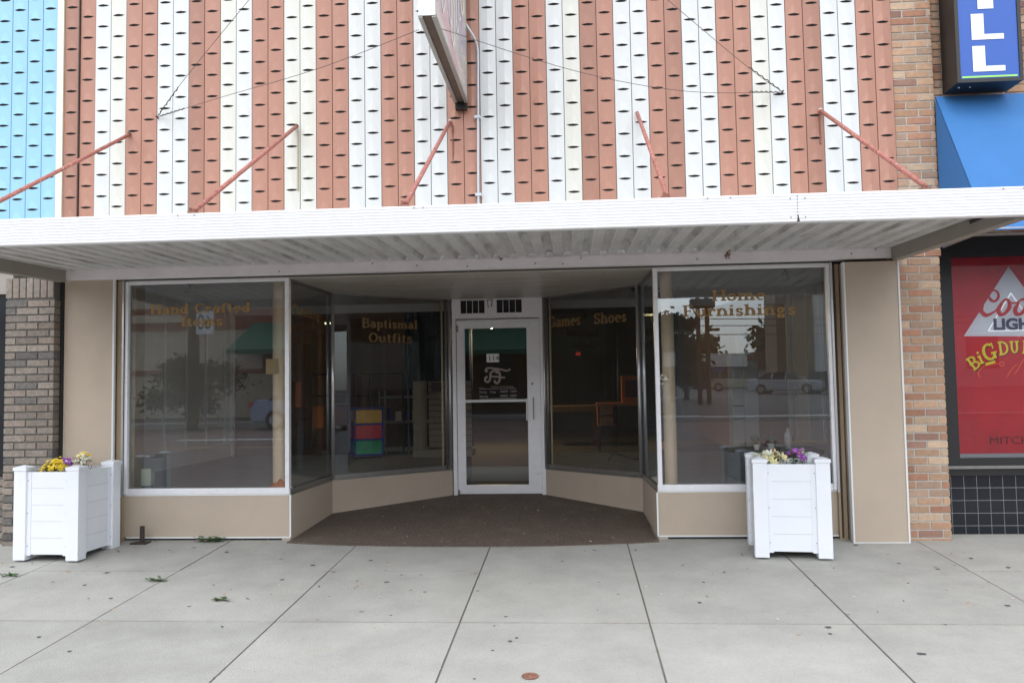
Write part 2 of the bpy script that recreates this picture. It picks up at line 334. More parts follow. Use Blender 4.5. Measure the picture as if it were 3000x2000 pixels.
def lettering(name, body, A, B, s0, z, height, width, m, parent, gap=.004):
    A = Vector((A[0], A[1])); B = Vector((B[0], B[1])); t = (B-A).normalized(); nrm = Vector((t.y, -t.x))   # nrm faces the street
    mb = MB(); strokes(mb, body, height, width, place=lambda u, v, l: (A.x+t.x*(s0+u)+nrm.x*(gap+l), A.y+t.y*(s0+u)+nrm.y*(gap+l), z+v))
    return mb.build(name, m, parent)

# ================================================================= GROUND
GZ = .05
def gz(y): return GZ*y
PR = [(40, -.5), (-4.5, -.5), (-4.5001, -.36), (-9, -.17), (-14, -.02), (-21, .06), (-23.5, .34), (-60, .72), (-120, .95), (-400, 1.2)]
g = MB()
xs = [-400, -60, -20, 0, 20, 60, 400]
for (y0, z0), (y1, z1) in zip(PR, PR[1:]):
    for a, b in zip(xs, xs[1:]): g.face([(a, y1, z1), (b, y1, z1), (b, y0, z0), (a, y0, z0)])
g.build('ground', 'asphalt', kind='structure')
g = MB()
rp = [(-4.63, -.352), (-9, -.166), (-14, -.009), (-20.8, .062)]
for (y0, z0), (y1, z1) in zip(rp, rp[1:]): g.face([(-80, y1, z1), (80, y1, z1), (80, y0, z0), (-80, y0, z0)])
g.build('road', 'brick_road', kind='structure')
g = MB()
for yc in (-12.6, -13.6):
    z = -.166+(yc+9)/(-5)*.15+.006
    g.face([(-60, yc-.06, z+.002), (60, yc-.06, z+.002), (60, yc+.06, z-.0016), (-60, yc+.06, z-.0016)])
g.mi = 1
g.face([(-11, -15.1, .006), (-5.5, -15.1, .006), (-5.5, -14.7, .0015), (-11, -14.7, .0015)])
for i in range(14):
    x = 6+i*2.8; g.face([(x, -46, .585), (x+.1, -46, .585), (x+.1, -41, .54), (x, -41, .54)])
g.build('road_marking', ['yellow_paint', 'white_paint'], kind='structure')
g = box(-80, 4.5, -23.4, -20.9, -.1, .22); g.build('far_sidewalk', 'kerb', kind='structure')
g = box(4.5, 80, -22.4, -20.9, -.1, .20); g.build('far_sidewalk', 'kerb', kind='structure')

# near sidewalk: bed and slabs
s = MB(); s.idx([(-60, -4.45, gz(-4.45)-.009), (60, -4.45, gz(-4.45)-.009), (60, .6, gz(.6)-.009), (-60, .6, gz(.6)-.009)], [(0, 1, 2, 3)])
s.build('sidewalk_bed', 'joint_dirt', kind='structure')
XJ = [-3.10-1.19*3, -3.10-1.19*2, -3.10-1.19, -3.09, -1.895, -.722, .442, 1.66, 2.86, 4.06, 5.26]
YJ = [.6, -.93, -2.08, -3.24, -4.42]
XJ = [XJ[0]-1.19*k for k in range(14, 0, -1)]+XJ+[5.26+1.2*k for k in range(1, 15)]
s = MB(); g2 = .0055
for i in range(len(XJ)-1):
    for j in range(4):
        x0, x1 = XJ[i], XJ[i+1]; y1, y0 = YJ[j], YJ[j+1]
        wx = .0024+.0010*random.random(); wy = .0018
        t = .375*(1+random.uniform(-.05, .05)); s.col = (t*1.0, t*.995, t*.915)
        if x1 < -1.8 and x0 > -4.4 and j == 2: s.col = (t*.91, t*.91, t*.84)
        dz = random.uniform(-.002, .002)
        X0, X1, Y0, Y1 = x0+wx, x1-wx, y0+wy, y1-wy
        e = .003
        def zz(y): return gz(y)+dz
        top = [(X0+e, Y0+e), (X1-e, Y0+e), (X1-e, Y1-e), (X0+e, Y1-e)]; mid = [(X0, Y0), (X1, Y0), (X1, Y1), (X0, Y1)]
        P = [(x, y, zz(y)) for x, y in top]+[(x, y, zz(y)-.005) for x, y in mid]+[(x, y, zz(y)-.06) for x, y in mid]
        s.idx(P, [(0, 1, 2, 3)]); s.col = (.23, .215, .19); s.idx(P, [(k+4, (k+1) % 4+4, (k+1) % 4, k) for k in range(4)]+[(k+8, (k+1) % 4+8, (k+1) % 4+4, k+4) for k in range(4)])
s.build('sidewalk', 'concrete', kind='structure')
box(-60, 60, -4.63, -4.45, -.6, gz(-4.45)).build('kerb', 'kerb', kind='structure')

# entry carpet in the recess
c = MB(); n = 20; x0, x1 = -2.545, .715
arc = [(x0+(x1-x0)*i/n, -.03-.16*(1-abs(2*i/n-1)**2.4)) for i in range(n+1)]
top = [(.70, .12), (.69, 1.25), (-.33, 2.26), (-1.39, 2.26), (-2.50, 1.25), (-2.53, .12)]
poly = arc+top
c.idx([(x, y, gz(y)+.008) for x, y in poly]+[(x, y, gz(y)-.02) for x, y in poly], [tuple(range(len(poly)))]+[(i+len(poly), (i+1) % len(poly)+len(poly), (i+1) % len(poly), i) for i in range(len(poly))])
c.build('entry_floor', 'carpet', kind='structure')
del c

# ================================================================= THE SHOP
shop = thing('shop_building', 'shop building with white and terracotta striped slotted metal cladding over a recessed glass entrance', 'building')
# --- slotted planks
def plank_mesh(phase, z0=2.53, z1=5.45, pitch=.15, kind=0):
    mb = MB(); W = pitch; yr = -.021; zt, zb = z1, z0
    # shallow ridge profile with a seam at both sides
    prof = [(0.0015, .0), (.0035, -.012), (W/2, yr), (W-.0035, -.012), (W-.0015, .0)]
    for (xa, ya), (xb, yb) in zip(prof, prof[1:]): mb.face([(xa, ya, zb), (xb, yb, zb), (xb, yb, zt), (xa, ya, zt)])
    z = math.floor(z0/.2)*.2+phase
    cx = W/2; hw = .056
    def ys(x): t = abs(x-cx)/(W/2-.0035); return yr+(-.012-yr)*t
    while z < z1-.03:
        if z > z0+.03:
            L = (cx-hw, ys(cx-hw)-.0006, z); R = (cx+hw, ys(cx+hw)-.0006, z); F = (cx, yr-.010, z+.004)
            FL = (cx-hw*.55, ys(cx-hw*.55)-.007, z+.0025); FR = (cx+hw*.55, ys(cx+hw*.55)-.007, z+.0025)
            T = (cx, yr-.0004, z+.085); TL = (cx-hw*.5, ys(cx-hw*.5)-.0004, z+.060); TR = (cx+hw*.5, ys(cx+hw*.5)-.0004, z+.060)
            mb.mi = 0
            mb.face([L, FL, TL]); mb.face([FL, F, T, TL]); mb.face([F, FR, TR, T]); mb.face([FR, R, TR])
            mb.mi = 1
            B = (cx, yr-.0006, z-.0155); BL = (cx-hw*.55, ys(cx-hw*.55)-.0006, z-.012); BR = (cx+hw*.55, ys(cx+hw*.55)-.0006, z-.012)
            mb.face([L, BL, FL]); mb.face([FL, BL, B, F]); mb.face([F, B, BR, FR]); mb.face([FR, BR, R])
            mb.mi = 0
        z += .2
    return mb
PROTO = {}
for ph, key in ((.16, 0), (.06, 1)):
    o = plank_mesh(ph).build('cladding_plank', ['plank_white', 'slot_dark'], shop); PROTO[key] = o
def plank(key, x, m, parent, first=[True, True]):
    o = PROTO[key]
    if first[key]: first[key] = False
    else: o = o.copy(); C.collection.objects.link(o)
    o.parent = parent; o.location = (x, 0, 0); o.material_slots[0].link = 'OBJECT'; o.material_slots[0].material = MATS[m]; return o
X0 = -4.672; P = .15
for i in range(50):
    pair = i//2
    m = 'plank_orange' if pair % 2 == 0 else ('plank_cream' if i in (3, 10, 14, 15, 31, 42) else 'plank_white')
    if m == 'plank_orange' and i in (0, 8, 26, 27, 32, 37, 45): m = 'plank_dull'
    o = plank(i % 2, X0+i*P, m, shop); o.location.z = random.uniform(-.004, .004)
    if i == 1: o.location.x += .004
box(X0-.002, X0+50*P+.002, .004, .03, 2.4, 5.45).build('backing_panel', 'seam', shop)
box(X0+P-.006, X0+P+.004, -.026, .003, 2.46, 5.45).build('seam_strip', 'iron', shop)
box(-.985+.28, -.978+.28, -.016, .003, 2.46, 3.9).build('seam_strip', 'conduit', shop)
# --- front walls, header behind
box(X0, 2.83, .031, .30, 2.50, 5.6).build('wall', 'store_dark', shop)
box(-5.0, 3.1, .30, 16.2, 3.40, 3.6).build('roof', 'store_dark', shop)
WY = .08
# side panels
box(-4.645, -4.18, 0, .30, gz(0)-.02, 2.385).build('side_panel', 'beige', shop)
box(-4.18, -4.165, -.008, .02, 0.0, 2.39).build('corner_trim', 'trim_white', shop)
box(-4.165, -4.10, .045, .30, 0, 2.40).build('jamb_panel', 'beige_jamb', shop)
box(2.33, 2.765, -.08, .30, gz(-.08)-.005, 2.357).build('side_panel', 'beige', shop)
for x0, x1 in ((2.318, 2.330), (2.765, 2.779)): box(x0, x1, -.088, -.03, gz(-.08)-.005, 2.357).build('corner_trim', 'trim_white', shop)
box(2.318, 2.779, -.084, -.05, gz(-.08)-.006, gz(-.08)+.006).build('corner_trim', 'trim_white', shop)
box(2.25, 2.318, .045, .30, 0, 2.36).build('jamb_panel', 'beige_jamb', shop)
box(2.270, 2.282, .030, .045, .02, 2.36).build('seam_strip', 'iron', shop)
# header beam
box(-4.60, 2.73, -.050, -.030, 2.470, 2.53).build('flashing', 'header', shop)
hb = box(-4.60, 2.73, -.060, .03, 2.385, 2.476); hb.build('header_beam', 'header', shop, bevel=.004)
for x, z in ((-2.6, 2.41), (-1.75, 2.46), (-1.35, 2.43), (-.9, 2.41), (-.3, 2.42), (.1, 2.455), (-.06, 2.41), (1.1, 2.42), (2.4, 2.43), (2.6, 2.46)):
    MB().tube([(x, -.061, z), (x, -.067, z)], .006, 8).build('screw', 'iron', shop)
box(-4.60, 2.73, .031, .30, 2.375, 2.50).build('lintel', 'store_dark', shop)
# recess pieces
Lc, Lm, LD, RD, Rm, Rc = (-2.55, .08), (-2.50, 1.21), (-1.385, 2.2), (-.335, 2.2), (.69, 1.2), (.725, .08)
def wall_seg(A, B, z0, z1, th, m, name, parent, out=0., bevel=0):
    A = Vector(A); B = Vector(B); t = (B-A).normalized(); n = Vector((t.y, -t.x))     # n towards street / recess
    p = [A+n*out, B+n*out, B+n*(out-th), A+n*(out-th)]
    mb = MB(); mb.prism([(q.x, q.y) for q in p], z0, z1); return mb.build(name, m, parent, bevel=bevel)
SILL, TOP = .45, 2.372
segs = [((-4.10, .08), Lc), (Lc, Lm), (Lm, LD), (RD, Rm), (Rm, Rc), (Rc, (2.25, .08))]
def lerp(A, B, d0, d1):
    A = Vector(A); B = Vector(B); t = (B-A).normalized(); return tuple(A+t*d0), tuple(B-t*d1)
for i, (A, B) in enumerate(segs):
    zb = .035 if i in (0, 5) else 0.0
    wall_seg(A, B, gz(0)+zb-.0+(.0 if i in (0, 5) else -.02), SILL-.045, .08, 'beige', 'base_panel', shop)
    wall_seg(A, B, gz(0)-.05, .04 if i in (0, 5) else -.021, .06, 'rubber', 'plinth', shop, out=-.015)
    wall_seg(A, B, SILL-.045, SILL-.033, .09, 'trim_white' if i in (0, 5) else 'alu_dark', 'sill_trim', shop, out=.006)
for x in (Lc[0], Rc[0]-.008):
    box(x-.004, x+.010, .066, .078, .03, SILL-.045).build('corner_trim', 'trim_white', shop)
for x0, x1 in ((-4.08, Lc[0]), (Rc[0], 2.25)):
    box(x0, x1, .070, .079, .024, .036).build('corner_trim', 'trim_white', shop)

# --- windows
def window(i, A, B, style, label, texts):
    e = bpy.data.objects.new('window', None); C.collection.objects.link(e); e.parent = shop; e['label'] = label
    A_, B_ = Vector(A), Vector(B); L = (B_-A_).length
    fm = {'front': 'alu_white', 'side': 'alu_dark'}[style]
    wt, wb = (.034, .034) if style == 'front' else (.022, .026)
    wall_seg(A, B, SILL-.033, SILL+wb-.033+.02, .075, fm, 'frame', e, out=.012 if style == 'front' else .004, bevel=.003)
    wall_seg(A, B, TOP-.03, TOP+.008, .05, fm if style == 'front' else 'alu_dark', 'frame', e, out=.012 if style == 'front' else .004, bevel=.003)
    # glass
    a, b = lerp(A, B, .005, .005); a = Vector(a); b = Vector(b); t = (b-a).normalized(); n = Vector((t.y, -t.x))
    z0, z1 = SILL+.005, TOP-.025; mb = MB(); th = .006
    f0, f1 = a-n*.012, b-n*.012; k0, k1 = f0-n*th, f1-n*th
    mb.face([(f0.x, f0.y, z0), (f1.x, f1.y, z0), (f1.x, f1.y, z1), (f0.x, f0.y, z1)])
    mb.mi = 1
    mb.face([(k1.x, k1.y, z0), (k0.x, k0.y, z0), (k0.x, k0.y, z1), (k1.x, k1.y, z1)])
    mb.build('pane', ['glass' if style == 'front' else 'glass_inner', 'glass_back'], e)
    for (body, s0, z, h, wd, m) in texts: lettering('lettering', body, A, B, s0, z, h, wd, m, e, gap=-.0115)
    return e
wL = window(0, *segs[0], 'front', 'left front window', [('Hand', .225, 2.068, .088, .370, 'gold'), ('Crafted', .641, 2.068, .088, .539, 'gold'), ('Items', .512, 1.950, .088, .41, 'gold')])
window(1, *segs[1], 'side', 'left side pane of the entrance', [('Clothing', .07, 2.045, .10, .72, 'gold_dim')])
window(2, *segs[2], 'side', 'left angled pane of the entrance', [('Baptismal', .355, 2.008, .10, .69, 'gold_dim'), ('Outfits', .43, 1.852, .10, .55, 'gold_dim')])
window(3, *segs[3], 'side', 'right angled pane of the entrance', [('Games', .105, 2.008, .125, .51, 'gold_dim'), ('Shoes', .80, 2.002, .115, .475, 'gold_dim')])
window(4, *segs[4], 'side', 'right side pane of the entrance', [])
wR = window(5, *segs[5], 'front', 'right front window', [('Home', .515, 2.068, .095, .47, 'gold'), ('Furnishings', .255, 1.935, .098, .985, 'gold')])
# mullions
for x, s_ in ((-4.085, 1), (-2.572, 1), (.748, 1), (2.232, 1)):
    wd = .030 if x in (-4.085, 2.232) else .038
    box(x-wd/2, x+wd/2, .055, .115, SILL-.03, TOP).build('frame', 'alu_white', wL if x < 0 else wR, bevel=.003)
box(-4.115, -4.100, .035, .06, SILL-.05, TOP+.01).build('frame', 'alu', wL)
box(2.247, 2.262, .035, .06, SILL-.05, TOP+.01).build('frame', 'alu', wR)
def post(p, r, m):
    mb = MB(); mb.tube([(p[0], p[1], SILL-.03), (p[0], p[1], TOP-.01)], r, 12); mb.build('mullion', m, shop, smooth=True)
post((Lm[0]+.012, Lm[1]-.012), .020, 'alu'); post((Rm[0]-.010, Rm[1]-.012), .022, 'alu')
for s_, X in ((1, LD[0]), (-1, RD[0])):
    for k, (dx, dy, r, m) in enumerate(((-.020, -.012, .022, 'alu'), (-.060, -.045, .018, 'alu_dark'), (-.098, -.078, .012, 'gondola'))):
        mb = MB(); mb.tube([(X+s_*dx, 2.2+dy, SILL-.04), (X+s_*dx, 2.2+dy, 2.36)], r, 10); mb.build('mullion', m, shop, smooth=True)
# recess ceiling
sp = [(-2.575, .06), (.75, .06), (.72, 1.24), (-.31, 2.26), (-1.41, 2.26), (-2.53, 1.24)]
MB().prism(sp, 2.362, 2.52).build('entrance_soffit', 'soffit', shop)
sj = MB()
for y in (.42, .78, 1.14):
    sj.box(-2.45 if y < 1.1 else -2.4, .62 if y < 1.1 else .6, y, y+.005, 2.3605, 2.3625)
for i in range(11):
    x = -2.3+i*.29; sj.box(x, x+.004, .09, .42, 2.3602, 2.3622) if i % 2 else sj.box(x, x+.004, .43, .78, 2.3602, 2.3622)
sj.build('ceiling_seam', 'beige_jamb', shop)

# --- door
door = bpy.data.objects.new('door', None); C.collection.objects.link(door); door.parent = shop
dx0, dx1, dY = -1.372, -.315, 2.2
zb = gz(2.2)+.008
fr = MB()
fr.box(dx0, dx0+.045, dY-.03, dY+.06, zb, 2.362).box(dx1-.045, dx1, dY-.03, dY+.06, zb, 2.362)
fr.build('door_frame', 'alu_white', door, bevel=.003)
t = MB()                                            # transom panel with two grille openings
zt0, zt1 = 2.135, 2.362; a0, a1, b0, b1 = -1.270, -.990, -.850, -.560
for x0, x1, z0, z1 in ((dx0+.045, a0, zt0, zt1), (a1, b0, zt0, zt1), (b1, dx1-.045, zt0, zt1), (a0, a1, zt0, 2.195), (a0, a1, 2.35, zt1), (b0, b1, zt0, 2.195), (b0, b1, 2.35, zt1)):
    t.box(x0, x1, dY-.022, dY+.02, z0, z1)
tr = t.build('transom_panel', 'alu_white', door)
gr = MB(); gr.box(a0, a1, dY+.021, dY+.03, 2.195, 2.35).box(b0, b1, dY+.021, dY+.03, 2.195, 2.35); gr.build('grille_back', 'rubber', tr)
gr = MB()
for x0, x1 in ((a0, a1), (b0, b1)):
    for k in range(1, 4):
        x = x0+(x1-x0)*k/4; gr.box(x-.003, x+.003, dY-.024, dY-.006, 2.195, 2.35)
    gr.box(x0-.008, x1+.008, dY-.030, dY-.0225, 2.190, 2.197)
gr.build('grille', 'alu_white', tr)
gr = MB(); gr.tube([(-.945, dY-.03, 2.26), (-.958, dY-.032, 2.345), (-.90, dY-.032, 2.352), (-.908, dY-.03, 2.27)], .006, 6); gr.build('wire_hook', 'rubber', tr)
fr = MB()                                          # leaf
lx0, lx1 = -1.322, -.362; gl0, gl1, gz0, gz1 = -1.228, -.512, .232, 2.022
lz1 = 2.128
fr.box(lx0, gl0, dY-.012, dY+.03, zb+.012, lz1).box(gl1, lx1, dY-.012, dY+.03, zb+.012, lz1)
fr.box(gl0, gl1, dY-.0125, dY+.03, zb+.012, gz0).box(gl0, gl1, dY-.0125, dY+.03, gz1, lz1)
fr.build('door_leaf', 'alu_white', door, bevel=.002)
gp = MB()
gp.box(lx0-.006, lx0-.0005, dY-.008, dY+.02, zb, lz1).box(lx1+.0005, lx1+.006, dY-.008, dY+.02, zb, lz1).box(lx0, lx1, dY-.008, dY+.02, lz1+.0005, 2.1345)
gp.build('door_gasket', 'rubber', door)
fr = MB(); fr.box(lx0+.004, lx1-.03, dY-.05, dY-.0135, 2.085, 2.118); fr.build('door_closer_rail', 'alu_white', door, bevel=.003)
mb = MB(); mb.box(gl0, gl1, dY-.022, dY+.012, 1.172, 1.202); mb.build('push_bar', 'trim_white', door, bevel=.002)
mb = MB(); mb.face([(gl0, dY+.004, gz0), (gl1, dY+.004, gz0), (gl1, dY+.004, gz1), (gl0, dY+.004, gz1)]); mb.mi = 1
mb.face([(gl1, dY+.010, gz0), (gl0, dY+.010, gz0), (gl0, dY+.010, gz1), (gl1, dY+.010, gz1)])
pane = mb.build('pane', ['glass_inner', 'glass_back'], door)
mb = MB(); mb.box(-.452, -.437, dY-.055, dY-.04, .97, 1.22); mb.box(-.450, -.439, dY-.041, dY-.0122, .985, 1.0).box(-.450, -.439, dY-.041, dY-.0122, 1.19, 1.205); mb.build('door_handle', 'alu_dark', door, bevel=.002)
mb = MB(); mb.box(-.528, -.512, dY-.045, dY-.03, .96, 1.21); mb.build('door_handle', 'alu', door, bevel=.002)
mb = MB(); mb.lathe([(0, -.006), (.012, -.006), (.014, 0)], n=12)
o = mb.build('lock_cylinder', 'alu_dark', door); o.location = (-.455, dY-.013, 1.375); o.rotation_euler = (-PI/2, 0, 0)
for z in (2.02, .145):
    mb = MB(); mb.box(lx0-.004, lx0+.022, dY-.035, dY-.0130, z-.035 if z > 1 else z-.015, z+.04 if z > 1 else z+.035); mb.build('hinge', 'alu_dark', door, bevel=.002)
mb = MB(); mb.box(-.978, -.832, dY-.004, dY+.002, 1.63, 1.728); pl = mb.build('number_plate', 'plate_white', door, bevel=.004)
text('numerals', '114', (-.962, dY-.0055, 1.648), .062, 'ink', pl, width=.112)
# monogram: two overlapping cursive capital letters drawn as ribbons
def ribbon3(mb, pts, ws, y0, lay=0.):
    pts = [Vector((p[0], p[1])) for p in pts]
    for i in range(len(pts)-1):
        d = (pts[i+1]-pts[i]).normalized(); n = Vector((-d.y, d.x)); a, b = ws[i]/2, ws[i+1]/2
        p0, p1 = pts[i]-d*a*.3, pts[i+1]+d*b*.3
        y = y0-lay-i*.00004
        mb.face([(p0.x+n.x*a, y, p0.y+n.y*a), (p0.x-n.x*a, y, p0.y-n.y*a), (p1.x-n.x*b, y, p1.y-n.y*b), (p1.x+n.x*b, y, p1.y+n.y*b)])
def spline(cp, m=6):
    out = []
    for i in range(len(cp)-1):
        p0 = cp[max(i-1, 0)]; p1 = cp[i]; p2 = cp[i+1]; p3 = cp[min(i+2, len(cp)-1)]
        for k in range(m):
            t = k/m
            out.append(tuple(.5*((2*p1[j])+(-p0[j]+p2[j])*t+(2*p0[j]-5*p1[j]+4*p2[j]-p3[j])*t*t+(-p0[j]+3*p1[j]-3*p2[j]+p3[j])*t**3) for j in range(len(p1))))
    out.append(cp[-1]); return out
# pixel layout of the monogram on a 1254-px-wide, 160/1254-source-px grid -> metres at the door
def DM(x, y): return (-.978+(x-348)/290*.146, 1.728-(y-285)/180*.098)
topbar = [(370, 640), (330, 660), (330, 610), (380, 585), (480, 590), (600, 610), (700, 625), (800, 650), (870, 630), (880, 610)]
f1 = [(590, 600), (520, 640), (440, 690), (430, 760), (415, 840), (370, 880), (310, 850), (320, 790), (360, 770)]
f2 = [(640, 600), (600, 650), (560, 680), (640, 690), (650, 760), (640, 850), (590, 910), (530, 880), (540, 850)]
cr = [(440, 760), (530, 770), (640, 775), (700, 790), (760, 790)]
mb = MB()
for (pts, wd, l) in ((topbar, 44, 0), (f1, 52, .0004), (f2, 52, .0008), (cr, 44, .0012)):
    sp_ = spline([DM(*p) for p in pts], 4); ribbon3(mb, sp_, [wd/290*.146]*len(sp_), dY+.003, l)
mb.mi = 1
for (pts, wd, l) in ((topbar, 22, 0), (f1, 26, .0004), (f2, 26, .0008), (cr, 20, .0012)):
    sp_ = spline([DM(*p) for p in pts], 4); ribbon3(mb, sp_, [wd/290*.146]*len(sp_), dY+.001, l)
mb.build('monogram', ['decal_outline', 'decal_tan'], pane)
def dtext(body, x0, x1, yb, h, m='decal_grey'):
    a = DM(x0, yb); b = DM(x1, yb); text('door_lettering', body, (a[0], dY+.002, a[1]), h, m, pane, width=b[0]-a[0])
dtext('Fashion & Furnishings', 450, 955, 1000, .020, 'decal_tan'); dtext('Store Hours', 170, 295, 1008, .010)
dtext('Monday', 175, 345, 1112, .024); dtext('Friday', 410, 550, 1112, .024); dtext('10:00AM', 640, 812, 1108, .024); dtext('5:30PM', 880, 1028, 1108, .024)
dtext('Saturday', 175, 370, 1200, .024); dtext('10:00AM', 640, 812, 1196, .024); dtext('4:00PM', 880, 1028, 1196, .024)
mb = MB()
for y in (1026, 1230):
    a = DM(175, y); b = DM(1020, y); mb.box(a[0], b[0], dY+.002, dY+.0032, a[1]-.002, a[1]+.002)
mb.build('door_lettering', 'decal_grey', pane)

# ================================================================= INTERIOR
lp = [(-4.9, .31), (-4.6, .30), (-4.6, .14), (-2.57, .14), (-2.56, 1.24), (-1.43, 2.28), (-1.43, 4.3), (-4.9, 4.3)]
MB().prism(lp, .05, .42).build('display_floor', 'floor_disp', kind='structure')
rp_ = [(3.0, .31), (3.0, 4.3), (-.29, 4.3), (-.29, 2.28), (.745, 1.24), (.78, .14), (2.3, .14), (2.3, .31)]
MB().prism(rp_, .05, .42).build('display_floor', 'floor_disp', kind='structure')
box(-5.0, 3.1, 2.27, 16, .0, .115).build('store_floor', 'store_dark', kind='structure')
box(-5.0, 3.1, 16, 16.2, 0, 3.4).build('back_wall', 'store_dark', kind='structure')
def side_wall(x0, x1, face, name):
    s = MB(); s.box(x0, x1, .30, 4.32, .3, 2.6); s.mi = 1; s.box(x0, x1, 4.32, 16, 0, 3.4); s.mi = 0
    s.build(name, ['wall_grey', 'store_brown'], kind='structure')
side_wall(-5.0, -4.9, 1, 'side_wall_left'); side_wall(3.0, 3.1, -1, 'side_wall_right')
for sx, X in ((1, -4.9), (-1, 3.0)):
    s = MB()
    for y in (.6, 1.2, 1.78, 2.36, 2.92, 3.50, 4.08): 
        a, b = sorted((X, X+sx*.012)); s.box(a, b, y-.022, y+.022, .62, 2.5)
    a, b = sorted((X, X+sx*.05)); s.box(a, b, 4.26, 4.32, .42, 2.55)
    s.build('wall_batten', 'batten_white', kind='structure')
    a, b = sorted((X, X+sx*.016)); box(a, b, .31, 4.25, .42, .60).build('skirting', 'valance', kind='structure')
MB().prism([(-4.9, .31), (-2.59, .31), (-2.55, 1.26), (-1.42, 2.28), (-1.42, 4.29), (-4.9, 4.29)], 2.55, 2.6).build('display_ceiling', 'ceil_int', kind='structure')
MB().prism([(3.0, .31), (3.0, 4.29), (-.29, 4.29), (-.29, 2.28), (.735, 1.26), (.77, .31)], 2.55, 2.6).build('display_ceiling', 'ceil_int', kind='structure')
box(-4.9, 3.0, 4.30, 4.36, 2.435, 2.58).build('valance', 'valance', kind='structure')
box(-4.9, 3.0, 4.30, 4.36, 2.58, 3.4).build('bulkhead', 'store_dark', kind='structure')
box(-1.42, -.29, 2.28, 4.3, 2.40, 2.6).build('display_ceiling', 'store_dark', kind='structure')
box(-4.9, -3.3, 9.0, 9.1, .115, 3.4).build('partition_wall', 'store_brown', kind='structure')
# navy curtain with folds
cu = MB(); P_ = []
for i in range(43):
    x = -3.3+i*.032; P_.append((x, 8.9+.05*math.sin(i*.9)+.02*math.sin(i*2.3)))
for (a, b), (c_, d) in zip(P_, P_[1:]): cu.face([(a, b, .12), (c_, d, .12), (c_, d, 2.9), (a, b, 2.9)])
o = cu.build('curtain', 'curtain_navy', label='dark navy curtain hanging deep inside the shop behind the drawers', cat='curtain', smooth=True)
o.modifiers.new('solid', 'SOLIDIFY').thickness = .01

for x, y, lab in ((-2.735, .30, 'tan round column inside the left front window, orange cloth at its foot'), (.872, .30, 'tan round column inside the right front window beside the entrance')):
    mb = MB(); mb.lathe([(.057, .42), (.057, 2.55)], (x, y, 0), 20); c = mb.build('round_column', 'tan_pole', label=lab, cat='column', group='tan columns inside the front windows', smooth=True)
    if x < 0:
        q = box(x-.10, x+.02, y-.068, y-.062, 1.50, 1.64); n = q.build('notice', 'paper_orange', label='small orange paper notice with the numeral 2 on the left tan column', cat='notice')
        text('numeral', '2', (x-.02, y-.0695, 1.535), .07, 'gondola', n)
# crumpled cloth
mb = MB(); N_ = 9
P_ = []
for i in range(N_):
    for j in range(N_):
        u, v = i/(N_-1)*2-1, j/(N_-1)*2-1; r = math.hypot(u, v); P_.append((-2.72+u*.11, .24+v*.05, .425+max(0, 1-r*.8)*.11*(.6+.7*rng.random())))
mb.idx(P_, [(i*N_+j, (i+1)*N_+j, (i+1)*N_+j+1, i*N_+j+1) for i in range(N_-1) for j in range(N_-1)])
o = mb.build('cloth', 'orange_cloth', label='crumpled orange cloth on the display floor in the left window', cat='cloth', smooth=True)
o.modifiers.new('solid', 'SOLIDIFY').thickness = .006

# pale box in the corner
b_ = thing('outlet_box', 'pale green electrical box in the lower left corner of the left window', 'box', (-4.02, .30, .42), .1)
mb = box(-.07, .07, -.05, .05, .055, .215); mb.build('housing', 'pale_green', b_, bevel=.006)
mb = box(.0705, .075, -.03, .03, .10, .17); mb.build('cover_plate', 'valance', b_, bevel=.002)
box(-.05, .05, -.04, .04, 0, .055).build('foot', 'rubber', b_)

# drawer cart
d = thing('drawer_cart', 'plastic drawer cart with yellow, red and green drawers in a blue frame', 'drawers', (-2.80, 3.80, .42), .47)
W2, D2 = .19, .16
mb = MB()
for zc in (.045, .25, .455, .665): mb.box(-W2, W2, -D2, D2, zc-.012, zc+.012)
for sx in (-1, 1):
    for sy in (-1, 1): mb.box(sx*W2-.012, sx*W2+.012, sy*D2-.012, sy*D2+.012, .03, .68)
mb.build('frame', 'drawer_blue', d, bevel=.003)
for k, (z0, m) in enumerate(((.470, 'drawer_yellow'), (.265, 'drawer_red'), (.060, 'drawer_green'))):
    q = MB(); q.box(-W2+.014, W2-.014, -D2-.018, D2-.02, z0, z0+.178)
    dr = q.build('drawer', m, d, bevel=.008)
    q = MB(); q.box(-.055, .055, -D2-.03, -D2-.0185, z0+.10, z0+.125).box(-.055, -.045, -D2-.026, -D2-.0185, z0+.03, z0+.10).box(.045, .055, -D2-.026, -D2-.0185, z0+.03, z0+.10); q.build('drawer_handle', m, dr, bevel=.003)
for sx in (-1, 1):
    for sy in (-1, 1):
        q = MB(); q.lathe([(0, -.012), (.022, -.012), (.022, .012), (0, .012)], n=12); o = q.build('caster', 'rubber', d); o.location = (sx*.16, sy*.13, .0225); o.rotation_euler = (0, PI/2, 0)
        q = MB(); q.tube([(sx*.16, sy*.13, .02), (sx*.16, sy*.13, .035)], .008, 6)

# slatwall gondola
gd = thing('slatwall_stand', 'tan slatted display stand on the left display floor near the door', 'display stand', (-1.78, 4.0, .42))
box(-.38, .42, -.22, .22, 0, .10).build('base', 'gondola', gd, bevel=.004)
box(-.38, -.22, -.16, .02, .10, 1.02).build('end_panel', 'gondola', gd, bevel=.004)
q = MB()
for k in range(11): q.box(-.19, .40, -.03, .02, .115+k*.083, .115+k*.083+.074)
q.build('slat', 'gondola', gd)
box(-.19, .40, .021, .03, .1, 1.02).build('slat_backing', 'store_dark', gd)
q = box(-1.92, -1.76, 3.92, 3.935, 1.28, 1.42); n = q.build('price_card', 'poster_dark', label='dark red card with a yellow edge on the slatted display stand', cat='card')
box(-1.92, -1.76, 3.916, 3.919, 1.28, 1.295).build('card_edge', 'gold', n)
